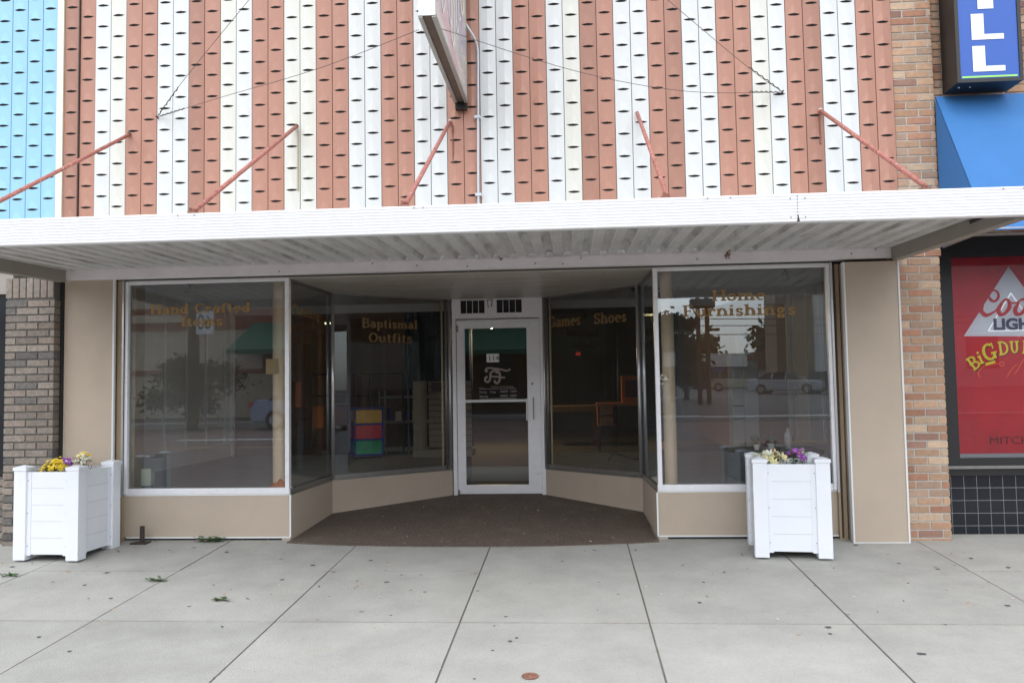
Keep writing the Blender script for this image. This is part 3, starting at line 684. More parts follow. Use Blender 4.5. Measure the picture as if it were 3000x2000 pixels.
# garment rack
rk = thing('garment_rack', 'black pipe garment rack behind the drawer cart', 'clothes rack', (-3.1, 4.75, .115))
q = MB()
q.tube([(-.75, 0, 1.46), (.62, 0, 1.46)], .012, 6).tube([(-.75, 0, 1.14), (.12, 0, 1.14)], .010, 6)
q.build('rail', 'rack_black', rk)
for x, z in ((-.75, 1.46), (-.1, 1.46), (.12, 1.46), (.62, 1.46)):
    MB().tube([(x, 0, 0), (x, 0, z)], .012, 6).build('upright', 'rack_black', rk)
# grey wire shelving
rk = thing('wire_shelf', 'grey wire shelf unit behind glass between the drawers and the slatted stand', 'shelf', (-2.5, 5.4, .115))
for z in (.30, .72, 1.10):
    q = MB(); q.bar((-.45, -.2, z), (.5, -.2, z), .02, .03).bar((-.45, .2, z), (.5, .2, z), .02, .03)
    for k in range(12): q.bar((-.44+k*.085, -.2, z), (-.44+k*.085, .2, z), .006)
    q.build('shelf', 'rack_grey', rk)
for x in (-.45, 0, .5):
    for y in (-.2, .2): MB().tube([(x, y, 0), (x, y, 1.2)], .012, 6).build('leg', 'rack_grey', rk)
for k in range(7):
    q = MB(); x = -2.85+k*.13; h = random.uniform(.12, .22); q.box(x, x+.05, 5.3, 5.5, .115+.735, .115+.735+h)
    q.build('folder', random.choice(['curtain_navy', 'wall_grey', 'drawer_blue']), label=f'dark binder, {["first","second","third","fourth","fifth","sixth","seventh"][k]} from the left on the grey wire shelf', cat='binder', group='binders on the wire shelf')
# desk with hutch
dk = thing('writing_desk', 'orange brown wooden desk with a hutch on top, seen through the right angled pane', 'desk', (1.05, 8.0, .115))
box(-.62, .68, -.3, .3, .86, .91).build('desk_top', 'wood_orange', dk, bevel=.005)
q = MB(); q.box(-.60, -.28, -.28, .28, .50, .86); q.build('drawer_pedestal', 'wood_orange', dk)
q = MB(); q.box(-.60, -.56, -.288, -.281, .52, .84).box(-.32, -.28, -.288, -.281, .52, .84).box(-.56, -.32, -.288, -.281, .66, .70); q.build('pedestal_trim', 'wood_dark', dk)
for x in (-.58, .62): 
    for y in (-.26, .26): box(x-.025, x+.025, y-.025, y+.025, 0, .50 if x < 0 else .86).build('leg', 'wood_dark', dk)
q = MB(); q.box(-.14, .66, .0, .28, .91, 1.0).box(-.14, .66, .0, .28, 1.32, 1.40).box(-.14, -.08, .0, .28, 1.0, 1.32).box(.28, .32, .0, .28, 1.0, 1.32).box(.62, .66, .0, .28, 1.0, 1.32); q.build('hutch', 'wood_orange', dk)
q = MB(); q.box(-.08, .62, .2, .27, 1.0, 1.32); q.build('hutch_back', 'wood_dark', dk)
q = MB(); q.box(.22, .66, -.295, -.275, .72, .86); q.build('apron', 'wood_orange', dk)
# low stool and cable near angled pane
st = thing('wooden_stool', 'low wooden stool on the display floor in the right angled window', 'stool', (1.0, 3.3, .42))
box(-.16, .16, -.12, .12, .12, .20).build('seat', 'wood_orange', st, bevel=.005)
for x in (-.13, .13):
    for y in (-.09, .09): box(x-.015, x+.015, y-.015, y+.015, 0, .12).build('leg', 'wood_dark', st)
mb = MB(); mb.tube(spline([(.42, 2.9, .43), (.5, 3.0, .50), (.62, 3.05, .47), (.75, 3.1, .43), (.9, 3.0, .43)], 5), .008, 6)
mb.build('cable', 'rubber', label='loop of black cable on the floor of the right angled window', cat='cable')
# white tower
tw = thing('display_tower', 'narrow white display tower inside the right front window', 'display tower', (2.28, 4.0, .42))
box(-.17, -.02, -.14, .14, 0, 1.30).build('left_column', 'tower_white', tw, bevel=.003)
box(-.015, .17, -.15, .14, 0, 1.22).build('right_column', 'tower_white', tw, bevel=.003)
box(-.06, .10, -.08, .08, 1.30, 1.58).build('top_block', 'tower_white', tw, bevel=.003)
for z in (.45, .62): box(-.17, -.02, -.1415, -.1405, z, z+.012).build('shelf_line', 'rubber', tw)
# black counter, plants and bottle
ct = thing('low_counter', 'low black counter inside the right front window behind the planter', 'counter', (1.92, .95, .42))
box(-.40, .42, -.25, .25, .25, .29).build('counter_top', 'counter_black', ct, bevel=.004)
box(-.38, .40, -.23, .23, 0, .25).build('cabinet', 'counter_black', ct)
def plant(x, y, z, s_, m, lab, grp='small plants on the black counter'):
    t_ = thing('potted_plant', lab, 'plant', (x, y, z), 0, grp)
    q = MB(); q.lathe([(0, 0), (.022*s_, 0), (.03*s_, .05*s_), (.026*s_, .05*s_), (0, .045*s_)], n=10); q.build('pot', 'tower_white', t_)
    q = MB()
    for k in range(26):
        a = random.uniform(0, 2*PI); el = random.uniform(.5, 1.4); l = s_*random.uniform(.05, .11)
        d_ = Vector((math.cos(a)*math.cos(el), math.sin(a)*math.cos(el), math.sin(el))); sd_ = d_.cross(Vector((0, 0, 1))).normalized()*.012*s_
        b0 = Vector((0, 0, .045*s_)); q.face([b0-sd_*.3, b0+d_*l*.6-sd_, b0+d_*l, b0+d_*l*.6+sd_])
    q.build('leaves', m, t_)
plant(1.74, .80, .71, 1.0, 'leaf_green', 'small potted plant, left of the two on the black counter')
plant(1.88, .82, .71, 1.15, 'leaf_green', 'small potted plant, right of the two on the black counter')
plant(2.10, .98, .71, 1.0, 'poster_letter_red', 'small plant with dark red leaves beside the bottle', 'red leaved plant')
q = MB(); q.lathe([(0, 0), (.035, 0), (.037, .13), (.018, .17), (.013, .175), (.013, .20), (0, .205)], (2.05, .85, .71), 14); q.build('bottle', 'bottle', smooth=True, label='pale grey bottle standing on the black counter', cat='bottle')

# ceiling lamps
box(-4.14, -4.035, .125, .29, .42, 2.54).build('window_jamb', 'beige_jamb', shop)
lamp = thing('spot_lamp', 'grey reflector lamp on the display ceiling of the left front window', 'lamp', (-4.20, 1.55, 2.55), 0, 'reflector lamps on the display ceiling')
MB().lathe([(.035, 0), (.035, -.02), (.012, -.022), (.012, -.05)], n=14).build('socket', 'rubber', lamp, smooth=True)
MB().lathe([(.012, -.05), (.03, -.06), (.055, -.12), (.058, -.135), (0, -.14)], n=16).build('bulb', 'lamp_grey', lamp, smooth=True)
for x, y, lab in ((2.24, 1.5, 'grey reflector lamp at the top right of the right front window'), (.79, 3.1, 'grey reflector lamp in the top right of the right angled pane'), (1.08, 3.1, 'grey reflector lamp just right of the polished mullion, in the right side pane')):
    copy_tree(lamp, loc=(x, y, 2.55), label=lab)
q = thing('ceiling_light', 'glowing warm ceiling lamp seen through the door glass', 'lamp', (-1.62, 9.5, 2.62))
MB().lathe([(0, -.08), (.09, -.06), (.13, 0), (.05, .03)], n=16).build('shade', 'lamp_glow', q, smooth=True)
MB().tube([(0, 0, .03), (0, 0, .78)], .012, 6).build('rod', 'rack_black', q)
q = thing('tube_light', 'short lit tube light deep in the shop right of the polished mullion', 'lamp', (1.77, 12, 2.98))
box(-.14, .14, -.05, .05, -.04, 0).build('tube', 'tube_glow', q); box(-.16, .16, -.08, .08, 0, .2).build('fixture', 'store_dark', q)
q = thing('red_sign', 'small red lit sign far back in the dark shop', 'sign', (.17, 13.9, 2.16))
box(-.06, .06, -.02, .02, -.04, .04).build('face', 'red_glow', q); box(-.09, .09, .021, .06, -.07, .07).build('case', 'store_dark', q)
# work counter (dark yellow strip) deep inside
q = thing('work_table', 'dim yellow topped table deep inside behind the right angled pane', 'table', (-.1, 10, .115))
box(-.5, .6, -.3, .3, .70, .82).build('table_top', 'gold_dim', q)
for x in (-.45, .55): 
    for y in (-.25, .25): box(x-.03, x+.03, y-.03, y+.03, 0, .70).build('leg', 'wood_dark', q)

# ================================================================= CANOPY
can = thing('canopy', 'flat metal canopy with a bright white ribbed edge over the shop front', 'canopy')
FY, FZ0, FZ1 = -2.10, 2.325, 2.502
XL, XR = -4.68, 2.812
q = MB()     # fascia with horizontal ribs
nr = 9; h = (FZ1-FZ0)/nr
prof = [(FY+.03, FZ0)]
for k in range(nr):
    z = FZ0+k*h
    prof += [(FY, z+.001), (FY-.004, z+h*.35), (FY-.004, z+h*.75), (FY+.004, z+h*.86), (FY+.004, z+h)]
prof += [(FY+.03, FZ1), (FY+.05, FZ1), (FY+.05, FZ1-.01), (FY+.038, FZ1-.01), (FY+.038, FZ0+.02), (FY+.05, FZ0)]
def extr(mb, prof, x0, x1, closed=True):
    n = len(prof)
    for i in range(n if closed else n-1):
        (ya, za), (yb, zb_) = prof[i], prof[(i+1) % n]
        mb.face([(x0, ya, za), (x1, ya, za), (x1, yb, zb_), (x0, yb, zb_)])
extr(q, prof, XL, 1.402); q.build('fascia', 'fascia', can)
q = MB(); extr(q, prof, 1.405, XR); q.build('fascia', 'fascia', can)
q = MB()
for x in (1.36, 1.448):
    for z in (FZ0+.03, FZ1-.03): q.tube([(x, FY-.002, z), (x, FY-.009, z)], .005, 6)
for x in (-2.53, -2.42, -.98, -.92, .86, 1.0, 2.62, 2.74, -3.9): q.tube([(x, FY-.002, FZ1-.012), (x, FY-.009, FZ1-.012)], .005, 6)
q.build('screw', 'screw', can)
# corrugated deck
def zd(y): return 2.478+(y/ -2.06)*(-.055)
q = MB(); pitch = .156; x = -4.60+.02; y0, y1 = -.052, FY+.055
deckx0, deckx1 = -7.2, 5.6
x = -4.60+.02-pitch*.5
xs_ = []
while x < 2.70:
    # flat low band with fine grooves then raised pan
    lo = [(x, .0)]
    for k in range(5):
        a = x+.008+k*.0135; lo += [(a, 0), (a+.004, .0025), (a+.0085, .0025), (a+.0125, 0)]
    b0 = x+.078
    pr = lo+[(b0, 0)]
    for (xa, za), (xb, zb_) in zip(pr, pr[1:]):
        q.mi = 0; q.face([(xa, y0, zd(y0)+za), (xb, y0, zd(y0)+zb_), (xb, y1, zd(y1)+zb_), (xa, y1, zd(y1)+za)])
    pr = [(b0, 0), (b0+.016, .036), (b0+.062, .036), (x+pitch, 0)]
    for (xa, za), (xb, zb_) in zip(pr, pr[1:]):
        q.mi = 1; q.face([(xa, y0, zd(y0)+za), (xb, y0, zd(y0)+zb_), (xb, y1, zd(y1)+zb_), (xa, y1, zd(y1)+za)])
    x += pitch
o = q.build('roof_deck', ['deck', 'deck_pan'], can); m_ = o.modifiers.new('solid', 'SOLIDIFY'); m_.thickness = .002; m_.offset = 1
box(XL, XR, FY+.051, FY+.075, FZ0+.012, zd(FY)-.004).build('gutter', 'header', can)
# end beams
def beam(xc, w_, nm):
    q = MB(); ya, yb = -.058, FY+.09
    q.idx([(xx, y, z) for xx in (xc-w_/2, xc+w_/2) for y, z in ((ya, 2.365), (ya, 2.478), (yb, zd(yb)-.003), (yb, zd(yb)-.105))], [(0, 1, 2, 3), (7, 6, 5, 4), (0, 3, 7, 4), (1, 5, 6, 2), (0, 4, 5, 1), (3, 2, 6, 7)])
    q.build(nm, 'end_beam', can, bevel=.004)
beam(-4.64, .08, 'end_beam'); beam(2.77, .08, 'end_beam')
q = box(2.723, 2.729, -1.90, -1.45, zd(-1.7)-.03, zd(-1.7)-.008); q.build('vent_slot', 'black_frame', can)
# rods
def rod(X, zw, Xf, Yf, zf, first=None):
    e = MB(); a = Vector((X, -.03, zw)); b = Vector((Xf, Yf, zf)); e.tube([a, a.lerp(b, .5), b], .0165, 8)
    o = e.build('support_rod', 'rust_pink', can, smooth=True)
    e = MB(); e.box(Xf-.035, Xf+.02, Yf-.03, Yf+.03, zf-.035, zf-.01); e.tube([(Xf-.02, Yf-.02, zf-.012), (Xf-.02, Yf-.02, zf+.012)], .01, 6); e.build('bracket', 'rust', o)
    e = MB(); e.tube([(X, .0, zw+.012), (X, -.036, zw+.006)], .016, 8); e.build('rod_end', 'iron' if X < -2 else 'trim_white', o)
for X, zw in ((-4.03, 3.72), (-2.452, 3.735), (-1.045, 3.72), (.62, 3.735), (2.198, 3.69)):
    rod(X, zw, X+.0, -2.03, 2.535)

# ================================================================= NEIGHBOUR LEFT
lb = thing('corner_shop_building', 'neighbouring building on the left with pale blue slotted cladding and a dark window', 'building')
for i in range(14):
    plank(i % 2, -4.735-P*(i+1), 'plank_blue', lb)
box(-4.733, -4.674, -.028, .03, 2.46, 5.45).build('edge_strip', 'cream_strip', lb)
box(-8.2, -4.74, .004, .3, 2.5, 5.6).build('wall', 'store_dark', lb)
box(-8.2, -5.16, .02, .3, 2.28, 2.50).build('window_header', 'end_beam', lb)
w_ = MB(); w_.face([(-8.2, .05, .66), (-5.13, .05, .66), (-5.13, .05, 2.28), (-8.2, .05, 2.28)])
w_.build('window', 'car_glass', lb)
box(-5.16, -5.135, .03, .05, .66, 2.28).build('window_frame', 'black_frame', lb)
box(-8.2, -5.135, .02, .06, .60, .66).build('window_sill', 'black_frame', lb)

def bricks(x0, x1, z0, z1, yf, pal, ch=.0677, bl=.203, jt=.0125, depth=.09, pattern='run', yj=.006, seed=1, start=0, ragged=0):
    rr = random.Random(seed); mb = MB(); z = z0; r = start
    while z < z1-.02:
        zt = min(z+ch-jt, z1); off = (0, .5, .0, .5)[r % 4] if pattern == 'run' else 0
        x = x0-(bl*off) - (0 if off else 0)
        while x < x1-.005:
            a = max(x, x0); b = min(x+bl-jt, x1)
            if b-a > .012:
                c = rr.choice(pal); k = rr.uniform(.82, 1.15); mb.col = tuple(v*k for v in c)
                dy = rr.uniform(-.0015, .0015)
                mb.box(a, b, yf+dy, yf+depth, z, zt)
            x += bl
        z += ch; r += 1
    return mb
PAL_O = [(.45, .29, .19)]*6+[(.41, .245, .155)]*4+[(.49, .36, .25)]*4+[(.38, .20, .13)]*2+[(.29, .17, .13)]*1+[(.36, .25, .18)]*3
PAL_B = [(.245, .213, .180)]*5+[(.21, .182, .155)]*4+[(.225, .185, .155)]*3+[(.125, .118, .108)]*2
# left brick column
bc = bricks(-5.135, -4.672, gz(-.1)-.02, 2.215, -.11, PAL_B, depth=.105, seed=4, bl=.212)
b_o = bc.build('brick_column', 'brick_flecked', lb, bevel=.003)
sd_ = MB(); rr = random.Random(3)
for i in range(7):
    c = rr.choice(PAL_B); sd_.col = c; x = -5.135+i*.0663; sd_.box(x, x+.056, -.112, -.01, 2.222, 2.405)
sd_.build('soldier_course', 'brick_flecked', lb, bevel=.003)
box(-5.128, -4.678, -.100, .02, -.05, 2.40).build('column_mortar', 'mortar_dark', lb)
box(-4.671, -4.648, -.02, .03, -.02, 2.385).build('column_gap', 'rubber', lb)
bc = bricks(-8.2, -5.14, gz(-.05)-.02, .60, -.04, PAL_B, depth=.09, seed=9, bl=.212); bc.build('base_wall', 'brick_flecked', lb, bevel=.003)
box(-8.2, -5.14, -.03, .04, -.05, .598).build('base_mortar', 'mortar_dark', lb)

# ================================================================= NEIGHBOUR RIGHT (bar)
bar = thing('bar_building', 'tan brick bar building on the right with a red poster window over black tiles', 'building')
q = bricks(2.83, 3.165, 2.40, 5.4, -.002, PAL_O, seed=11, bl=.207, depth=.1); q.build('brick_pier', 'brick', bar, bevel=.0025)
box(2.832, 3.160, .004, .2, 2.40, 5.4).build('pier_mortar', 'mortar', bar)
PAL_D = [(.33, .20, .12)]*4+[(.27, .14, .10)]*3+[(.22, .11, .10)]*2
q = bricks(3.168, 8.2, 2.60, 5.4, .06, PAL_O+PAL_D, seed=12, bl=.207, depth=.1); q.build('brick_wall', 'brick', bar, bevel=.0025)
box(3.166, 8.2, .071, .25, 2.60, 5.4).build('wall_mortar', 'mortar', bar)
q = bricks(2.781, 3.15, gz(0)-.04, 2.396, .0, PAL_O, seed=21, bl=.207, depth=.1); q.build('brick_pier', 'brick', bar, bevel=.0025)
box(2.783, 3.145, .006, .2, -.05, 2.396).build('pier_mortar', 'mortar', bar)
box(3.15, 8.2, .26, .4, -.05, 2.9).build('wall', 'black_frame', bar)
PY = .23
fw_ = bpy.data.objects.new('poster_window', None); C.collection.objects.link(fw_); fw_.parent = bar
box(3.15, 3.335, PY-.03, PY+.05, .56, 2.62).build('window_frame', 'black_frame', fw_)
box(3.335, 8.0, PY-.03, PY+.05, 2.412, 2.62).build('window_frame', 'black_frame', fw_)
box(3.335, 8.0, PY-.031, PY+.05, .60, .665).build('window_frame', 'black_frame', fw_)
box(3.15, 8.0, PY-.05, PY+.05, .575, .60).build('window_sill', 'alu_dark', fw_)
box(3.15, 8.0, PY-.02, PY+.05, .515, .575).build('window_sill', 'black_frame', fw_)
ps = box(3.335, 5.3, PY+.01, PY+.03, .70, 2.412).build('poster', 'poster_red', fw_)
box(3.335, 8.0, PY+.005, PY+.028, .665, .699).build('film_strip', 'grey_film', fw_)
q = MB(); q.face([(3.335, PY-.012, .665), (8.0, PY-.012, .665), (8.0, PY-.012, 2.412), (3.335, PY-.012, 2.412)]); q.mi = 1; q.face([(8.0, PY-.006, .665), (3.335, PY-.006, .665), (3.335, PY-.006, 2.412), (8.0, PY-.006, 2.412)]); q.build('pane', ['glass_poster', 'glass_back'], fw_)
box(5.3, 8.0, PY+.02, PY+.03, .70, 2.412).build('window_film', 'car_glass', fw_)
q = MB(); y = PY+.008; q.face([(3.43, y, 1.722), (4.235, y, 1.705), (3.835, y, 2.325)]); q.build('triangle', 'poster_white', ps)
# script lettering
def PXm(x, y): return (3.43+(x-375)/(1132-375)*(.4985), 2.325-(y-175)/(1062-175)*.603)
mb = MB()
def rib(pts, ws, lay):
    sp_ = spline([(*PXm(px, py), w__*.00066) for (px, py), w__ in zip(pts, ws)], 6)
    ribbon3(mb, [(p[0], p[1]) for p in sp_], [p[2] for p in sp_], PY+.006, lay)
rib([(690, 560), (720, 555), (740, 600), (790, 620), (835, 580), (840, 520), (800, 480), (750, 490), (690, 540), (640, 600), (615, 680), (610, 740), (660, 795), (720, 785), (800, 740)], [14, 18, 40, 30, 34, 30, 24, 24, 36, 54, 62, 56, 52, 34, 20], 0)
rib([(800, 740), (880, 640), (940, 600), (975, 640), (970, 710), (910, 780), (850, 790), (835, 730), (880, 650)], [20, 28, 30, 44, 54, 40, 50, 52, 28], .0012)
rib([(960, 620), (1010, 650), (1080, 640), (1150, 600), (1190, 640), (1180, 710), (1120, 785), (1060, 790), (1045, 730), (1090, 650)], [24, 20, 20, 30, 44, 54, 40, 50, 52, 28], .0024)
rib([(1170, 620), (1230, 650), (1260, 620), (1250, 720), (1270, 780)], [24, 22, 34, 46, 44], .0036)
rib([(1270, 780), (1330, 700), (1360, 600), (1340, 660), (1390, 720), (1360, 790), (1310, 790)], [20, 22, 24, 36, 50, 36, 28], .0048)
mb.build('poster_script', 'poster_letter_red', ps)
a = PXm(755, 985); text('poster_lettering', 'LIGHT', (a[0], PY+.005, a[1]), .094, 'poster_navy', ps, width=.40, bold=.006)
mb = MB()
def line2(p, q_, w__=9, y=PY+.0045):
    a = PXm(*p); b = PXm(*q_); ribbon3(mb, [a, b], [w__*.00066]*2, y)
line2((690, 1000), (1000, 520)); line2((1000, 520), (1310, 1000), y=PY+.0043); line2((690, 1000), (1310, 1000), y=PY+.0041)
mb.build('neon_outline', 'neon_white', ps)
def word(chs, m, y, off=(0, 0), TH=.17, TN=.12):
    mb = MB()
    for ch, x, yy, h, ang in chs:
        ox, oz = PXm(x, yy); ca, sa = math.cos(ang), math.sin(ang)
        strokes(mb, ch, h, None, TH, TN, place=lambda u, v, l: (ox+off[0]+u*ca-v*sa, y-l, oz+off[1]+u*sa+v*ca))
    mb.build('poster_lettering', m, ps)
W_ = [('B', 480, 1510, .115, .62), ('i', 570, 1430, .115, .38), ('G', 620, 1400, .15, .25), ('D', 812, 1315, .115, .10), ('U', 950, 1292, .105, .02), ('D', 1100, 1295, .11, -.1)]
word(W_, 'poster_dark', PY+.0085, (.006, -.006), .22, .17); word(W_, 'poster_yellow', PY+.0070)
a = PXm(640, 1430); b = PXm(755, 1395); mb = MB(); ribbon3(mb, [a, b], [.022]*2, PY+.0062); mb.build('poster_lettering', 'poster_yellow', ps)
text('poster_lettering', 'MITCHELL', (3.60, PY+.006, .782), .062, 'poster_dark', ps, width=.50)
# neon loops behind the film
mb = MB()
for pts in ([(560, 1600), (540, 1540), (600, 1460), (700, 1430), (800, 1420), (860, 1400), (870, 1440), (830, 1450), (810, 1420)], [(1060, 1100), (1120, 1060), (1180, 1080)], [(1000, 1560), (1060, 1480), (1120, 1380), (1180, 1300)], [(900, 1600), (980, 1480), (1040, 1440)]):
    sp_ = spline([PXm(*p) for p in pts], 5); ribbon3(mb, sp_, [.006]*len(sp_), PY+.0095)
mb.build('neon_script', 'neon_orange', ps)
# tiles
q = MB(); q.box(3.15, 8.0, PY+.004, PY+.05, -.03, .515); q.build('tile_grout', 'grout', bar)
q = MB(); tz = .515-.108*0
for i in range(46):
    for j in range(5):
        x = 3.155+i*.108; z = .515-(j+1)*.108
        q.box(x+.0025, x+.1055, PY+.001, PY+.02, max(z+.0025, -.03), z+.1055 if z+.1055 < .514 else .513)
q.build('black_tile', 'tile_black', bar)
# roller and trim above the poster window
q = MB(); q.tube([(3.16, .12, 2.60), (7.9, .12, 2.60)], .022, 10); q.build('awning_roller', 'alu_dark', bar)
box(3.16, 8.0, .05, .20, 2.64, 2.69).build('head_trim', 'black_frame', bar); box(3.16, 8.0, .04, .22, 2.70, 2.80).build('head_board', 'wood_dark', bar)
# awning
aw = thing('blue_awning', 'plain blue fabric awning over the bar window', 'awning')
q = MB(); ax0, ax1 = 3.165, 6.2; ty, tz_, by, bz = -.02, 3.775, -.80, 2.47
q.face([(ax0, by, bz), (ax1, by, bz), (ax1, ty, tz_), (ax0, ty, tz_)])
q.face([(ax0, by, bz), (ax0, ty, tz_), (ax0, ty, bz)]); q.face([(ax1, by, bz), (ax1, ty, bz), (ax1, ty, tz_)])
o = q.build('fabric', 'awning_blue', aw); o.modifiers.new('solid', 'SOLIDIFY').thickness = .004
q = MB(); q.tube([(ax0, by+.015, bz+.01), (ax1, by+.015, bz+.01)], .012, 8).tube([(ax0+.01, ty-.01, bz), (ax0+.01, by+.02, bz+.01)], .01, 6); q.build('awning_frame', 'steel', aw)
# blue sign
sg = thing('blue_sign', 'black cased blue sign with white block letters above the blue awning', 'sign')
sx0, sx1, sy0, sz0, sz1 = 3.222, 3.745, -.30, 3.785, 5.6
box(sx0, sx1, sy0, -.035, sz0, sz1).build('case', 'black_sign', sg, bevel=.004)
box(3.35, 3.62, -.035, .06, 4.0, 5.3).build('mount', 'black_sign', sg)
box(sx0+.030, sx1-.028, sy0-.006, sy0-.0005, sz0+.030, sz1-.03).build('face', 'sign_blue', sg)
q = MB()
for x0, x1, z0, z1 in ((sx0-.001, sx0+.028, sz0, sz1), (sx1-.027, sx1+.001, sz0, sz1)): q.box(x0, x1, sy0-.014, sy0-.0005, z0, z1)
q.box(sx0+.028, sx1-.027, sy0-.014, sy0-.0005, sz0-.001, sz0+.028); q.build('rim', 'black_sign', sg)
def blk(x0, z0, h_, wv=.10, wl=.255, hb_=.045):
    y0_, y1_ = sy0-.010, sy0-.0062
    q = MB(); q.face([(x0, y0_, z0), (x0+wl, y0_, z0), (x0+wl, y0_, z0+hb_), (x0+wv, y0_, z0+hb_), (x0+wv, y0_, z0+h_), (x0, y0_, z0+h_)]); return q
for z0, h_ in ((3.873, .215), (4.141, .218)): blk(3.352, z0, h_).build('letter', 'sign_white', sg)
q = MB(); q.face([(3.41, sy0-.010, 4.400), (3.535, sy0-.010, 4.400), (3.535, sy0-.010, 4.63), (3.41, sy0-.010, 4.63)]); q.build('letter', 'sign_white', sg)
box(3.262, 3.700, sy0-.010, sy0-.0065, 3.823, 3.836).build('underline', 'sign_green', sg)
q = MB()
for x in (sx0+.06, sx0+.15): q.tube([(x, sy0+.1, sz0-.004), (x, sy0+.1, sz0)], .007, 6)
q.build('screw', 'sign_white', sg)

# ================================================================= PROJECTING SIGN
ps_ = thing('projecting_sign', 'faded picture box sign sticking out over the canopy on the shop wall', 'sign')
px, w2, pz0, pz1, py1 = -.935, .058, 3.865, 5.7, -1.80
q = MB(); q.box(px-w2+.004, px+w2-.004, py1+.004, -.10, pz0+.012, pz1-.004); q.build('box_body', 'sign_under', ps_)
q = MB()
def art(nm):
    m = bpy.data.materials.new(nm); m.use_nodes = True; t = m.node_tree; N = t.nodes; L = t.links; b = N['Principled BSDF']; b.inputs['Roughness'].default_value = .25
    tc = N.new('ShaderNodeTexCoord'); mp = N.new('ShaderNodeMapping'); mp.inputs['Scale'].default_value = (1, .8, 1.7); mp.inputs['Location'].default_value = (0, 1.3, .4)
    no = N.new('ShaderNodeTexNoise'); no.inputs['Scale'].default_value = 1.6; no.inputs['Detail'].default_value = 1.2; cr_ = N.new('ShaderNodeValToRGB'); e = cr_.color_ramp.elements
    e[0].position = .30; e[0].color = (.42, .42, .50, 1); e[1].position = .74; e[1].color = (.62, .30, .32, 1)
    for p, c in ((.42, (.58, .56, .60, 1)), (.50, (.70, .64, .52, 1)), (.56, (.60, .57, .58, 1)), (.63, (.62, .44, .45, 1))): k = e.new(p); k.color = c
    L.new(tc.outputs['Object'], mp.inputs[0]); L.new(mp.outputs[0], no.inputs['Vector']); L.new(no.outputs['Fac'], cr_.inputs[0]); L.new(cr_.outputs[0], b.inputs['Base Color']); MATS[nm] = m
art('faded_art')
for sgn in (-1, 1):
    a, b = sorted((px+sgn*(w2-.004), px+sgn*(w2-.001))); q = box(a, b, py1+.03, -.11, pz0+.03, pz1-.03); f_ = q.build('picture_face', 'faded_art', ps_)
    if sgn > 0: face_ = f_
q = MB(); q.box(px-w2, px+w2, py1-.004, py1+.004, pz0+.012, pz1); q.build('end_cap', 'sign_cap', ps_, bevel=.002)
q = MB()
for dx in (-.028, .028): q.lathe([(0, 0), (0, 0)], n=3) if False else q.tube([(px+dx, py1-.004, pz0+.055), (px+dx, py1-.009, pz0+.055)], .007, 8)
q.build('rivet', 'plate_white', ps_)
q = MB()
for sgn in (-1, 1):
    q.box(px+sgn*w2-(.026 if sgn > 0 else 0), px+sgn*w2+(0 if sgn > 0 else .026), py1+.004, -.09, pz0, pz0+.012)
    a, b = sorted((px+sgn*w2, px+sgn*(w2+.003))); q.box(a, b, py1, -.09, pz0, pz0+.028); q.box(a, b, -.125, -.09, pz0+.028, pz1)
q.build('frame_rail', 'sign_rail', ps_)
q = MB(); q.box(px-.05, px+.05, -.10, -.03, pz0-.05, pz0+.06); q.box(px-.035, px+.035, -.03, .0, pz0, pz1-.2); q.build('wall_bracket', 'black_frame', ps_)
# outlined script on the face (street-right side)
mb = MB(); X_ = px+w2+.0008
def fl(pts, wd, lay=0.):
    sp_ = spline(pts, 6)
    for i in range(len(sp_)-1):
        a = Vector(sp_[i]); b = Vector(sp_[i+1]); d_ = (b-a)
        if d_.length < 1e-6: continue
        d_.normalize(); n = Vector((-d_.y, d_.x))*wd/2; l = X_+lay+i*.00005
        mb.face([(l, a.x+n.x, a.y+n.y), (l, a.x-n.x, a.y-n.y), (l, b.x-n.x, b.y-n.y), (l, b.x+n.x, b.y+n.y)])
for (cy_, cz, ry, rz_, l) in ((-1.46, 4.30, .10, .24, 0), (-1.09, 4.32, .09, .19, .001), (-.98, 4.24, .10, .22, .002), (-.71, 4.42, .08, .19, .003), (-.42, 4.72, .10, .20, .004), (-1.25, 4.62, .12, .2, .0045), (-.70, 4.95, .13, .2, .0035), (-.56, 4.56, .08, .16, .0015)):
    fl([(cy_+ry*math.sin(a*2*PI/9)+.02*math.sin(3*a), cz+rz_*math.cos(a*2*PI/9)) for a in range(10)], .024, l)
mb.build('script_outline', 'script_white', face_)
mb = MB()
rs = random.Random(5)
for k in range(9):     # worn lettering near the foot of the face
    y_ = -.78+k*.075; z_ = 4.05-.02*(k % 2)
    fl([(y_, z_), (y_+.01, z_+.13), (y_+.055, z_+.14), (y_+.06, z_+.02)], .010, k*.0003)
mb.build('small_lettering', 'petal_white', face_)
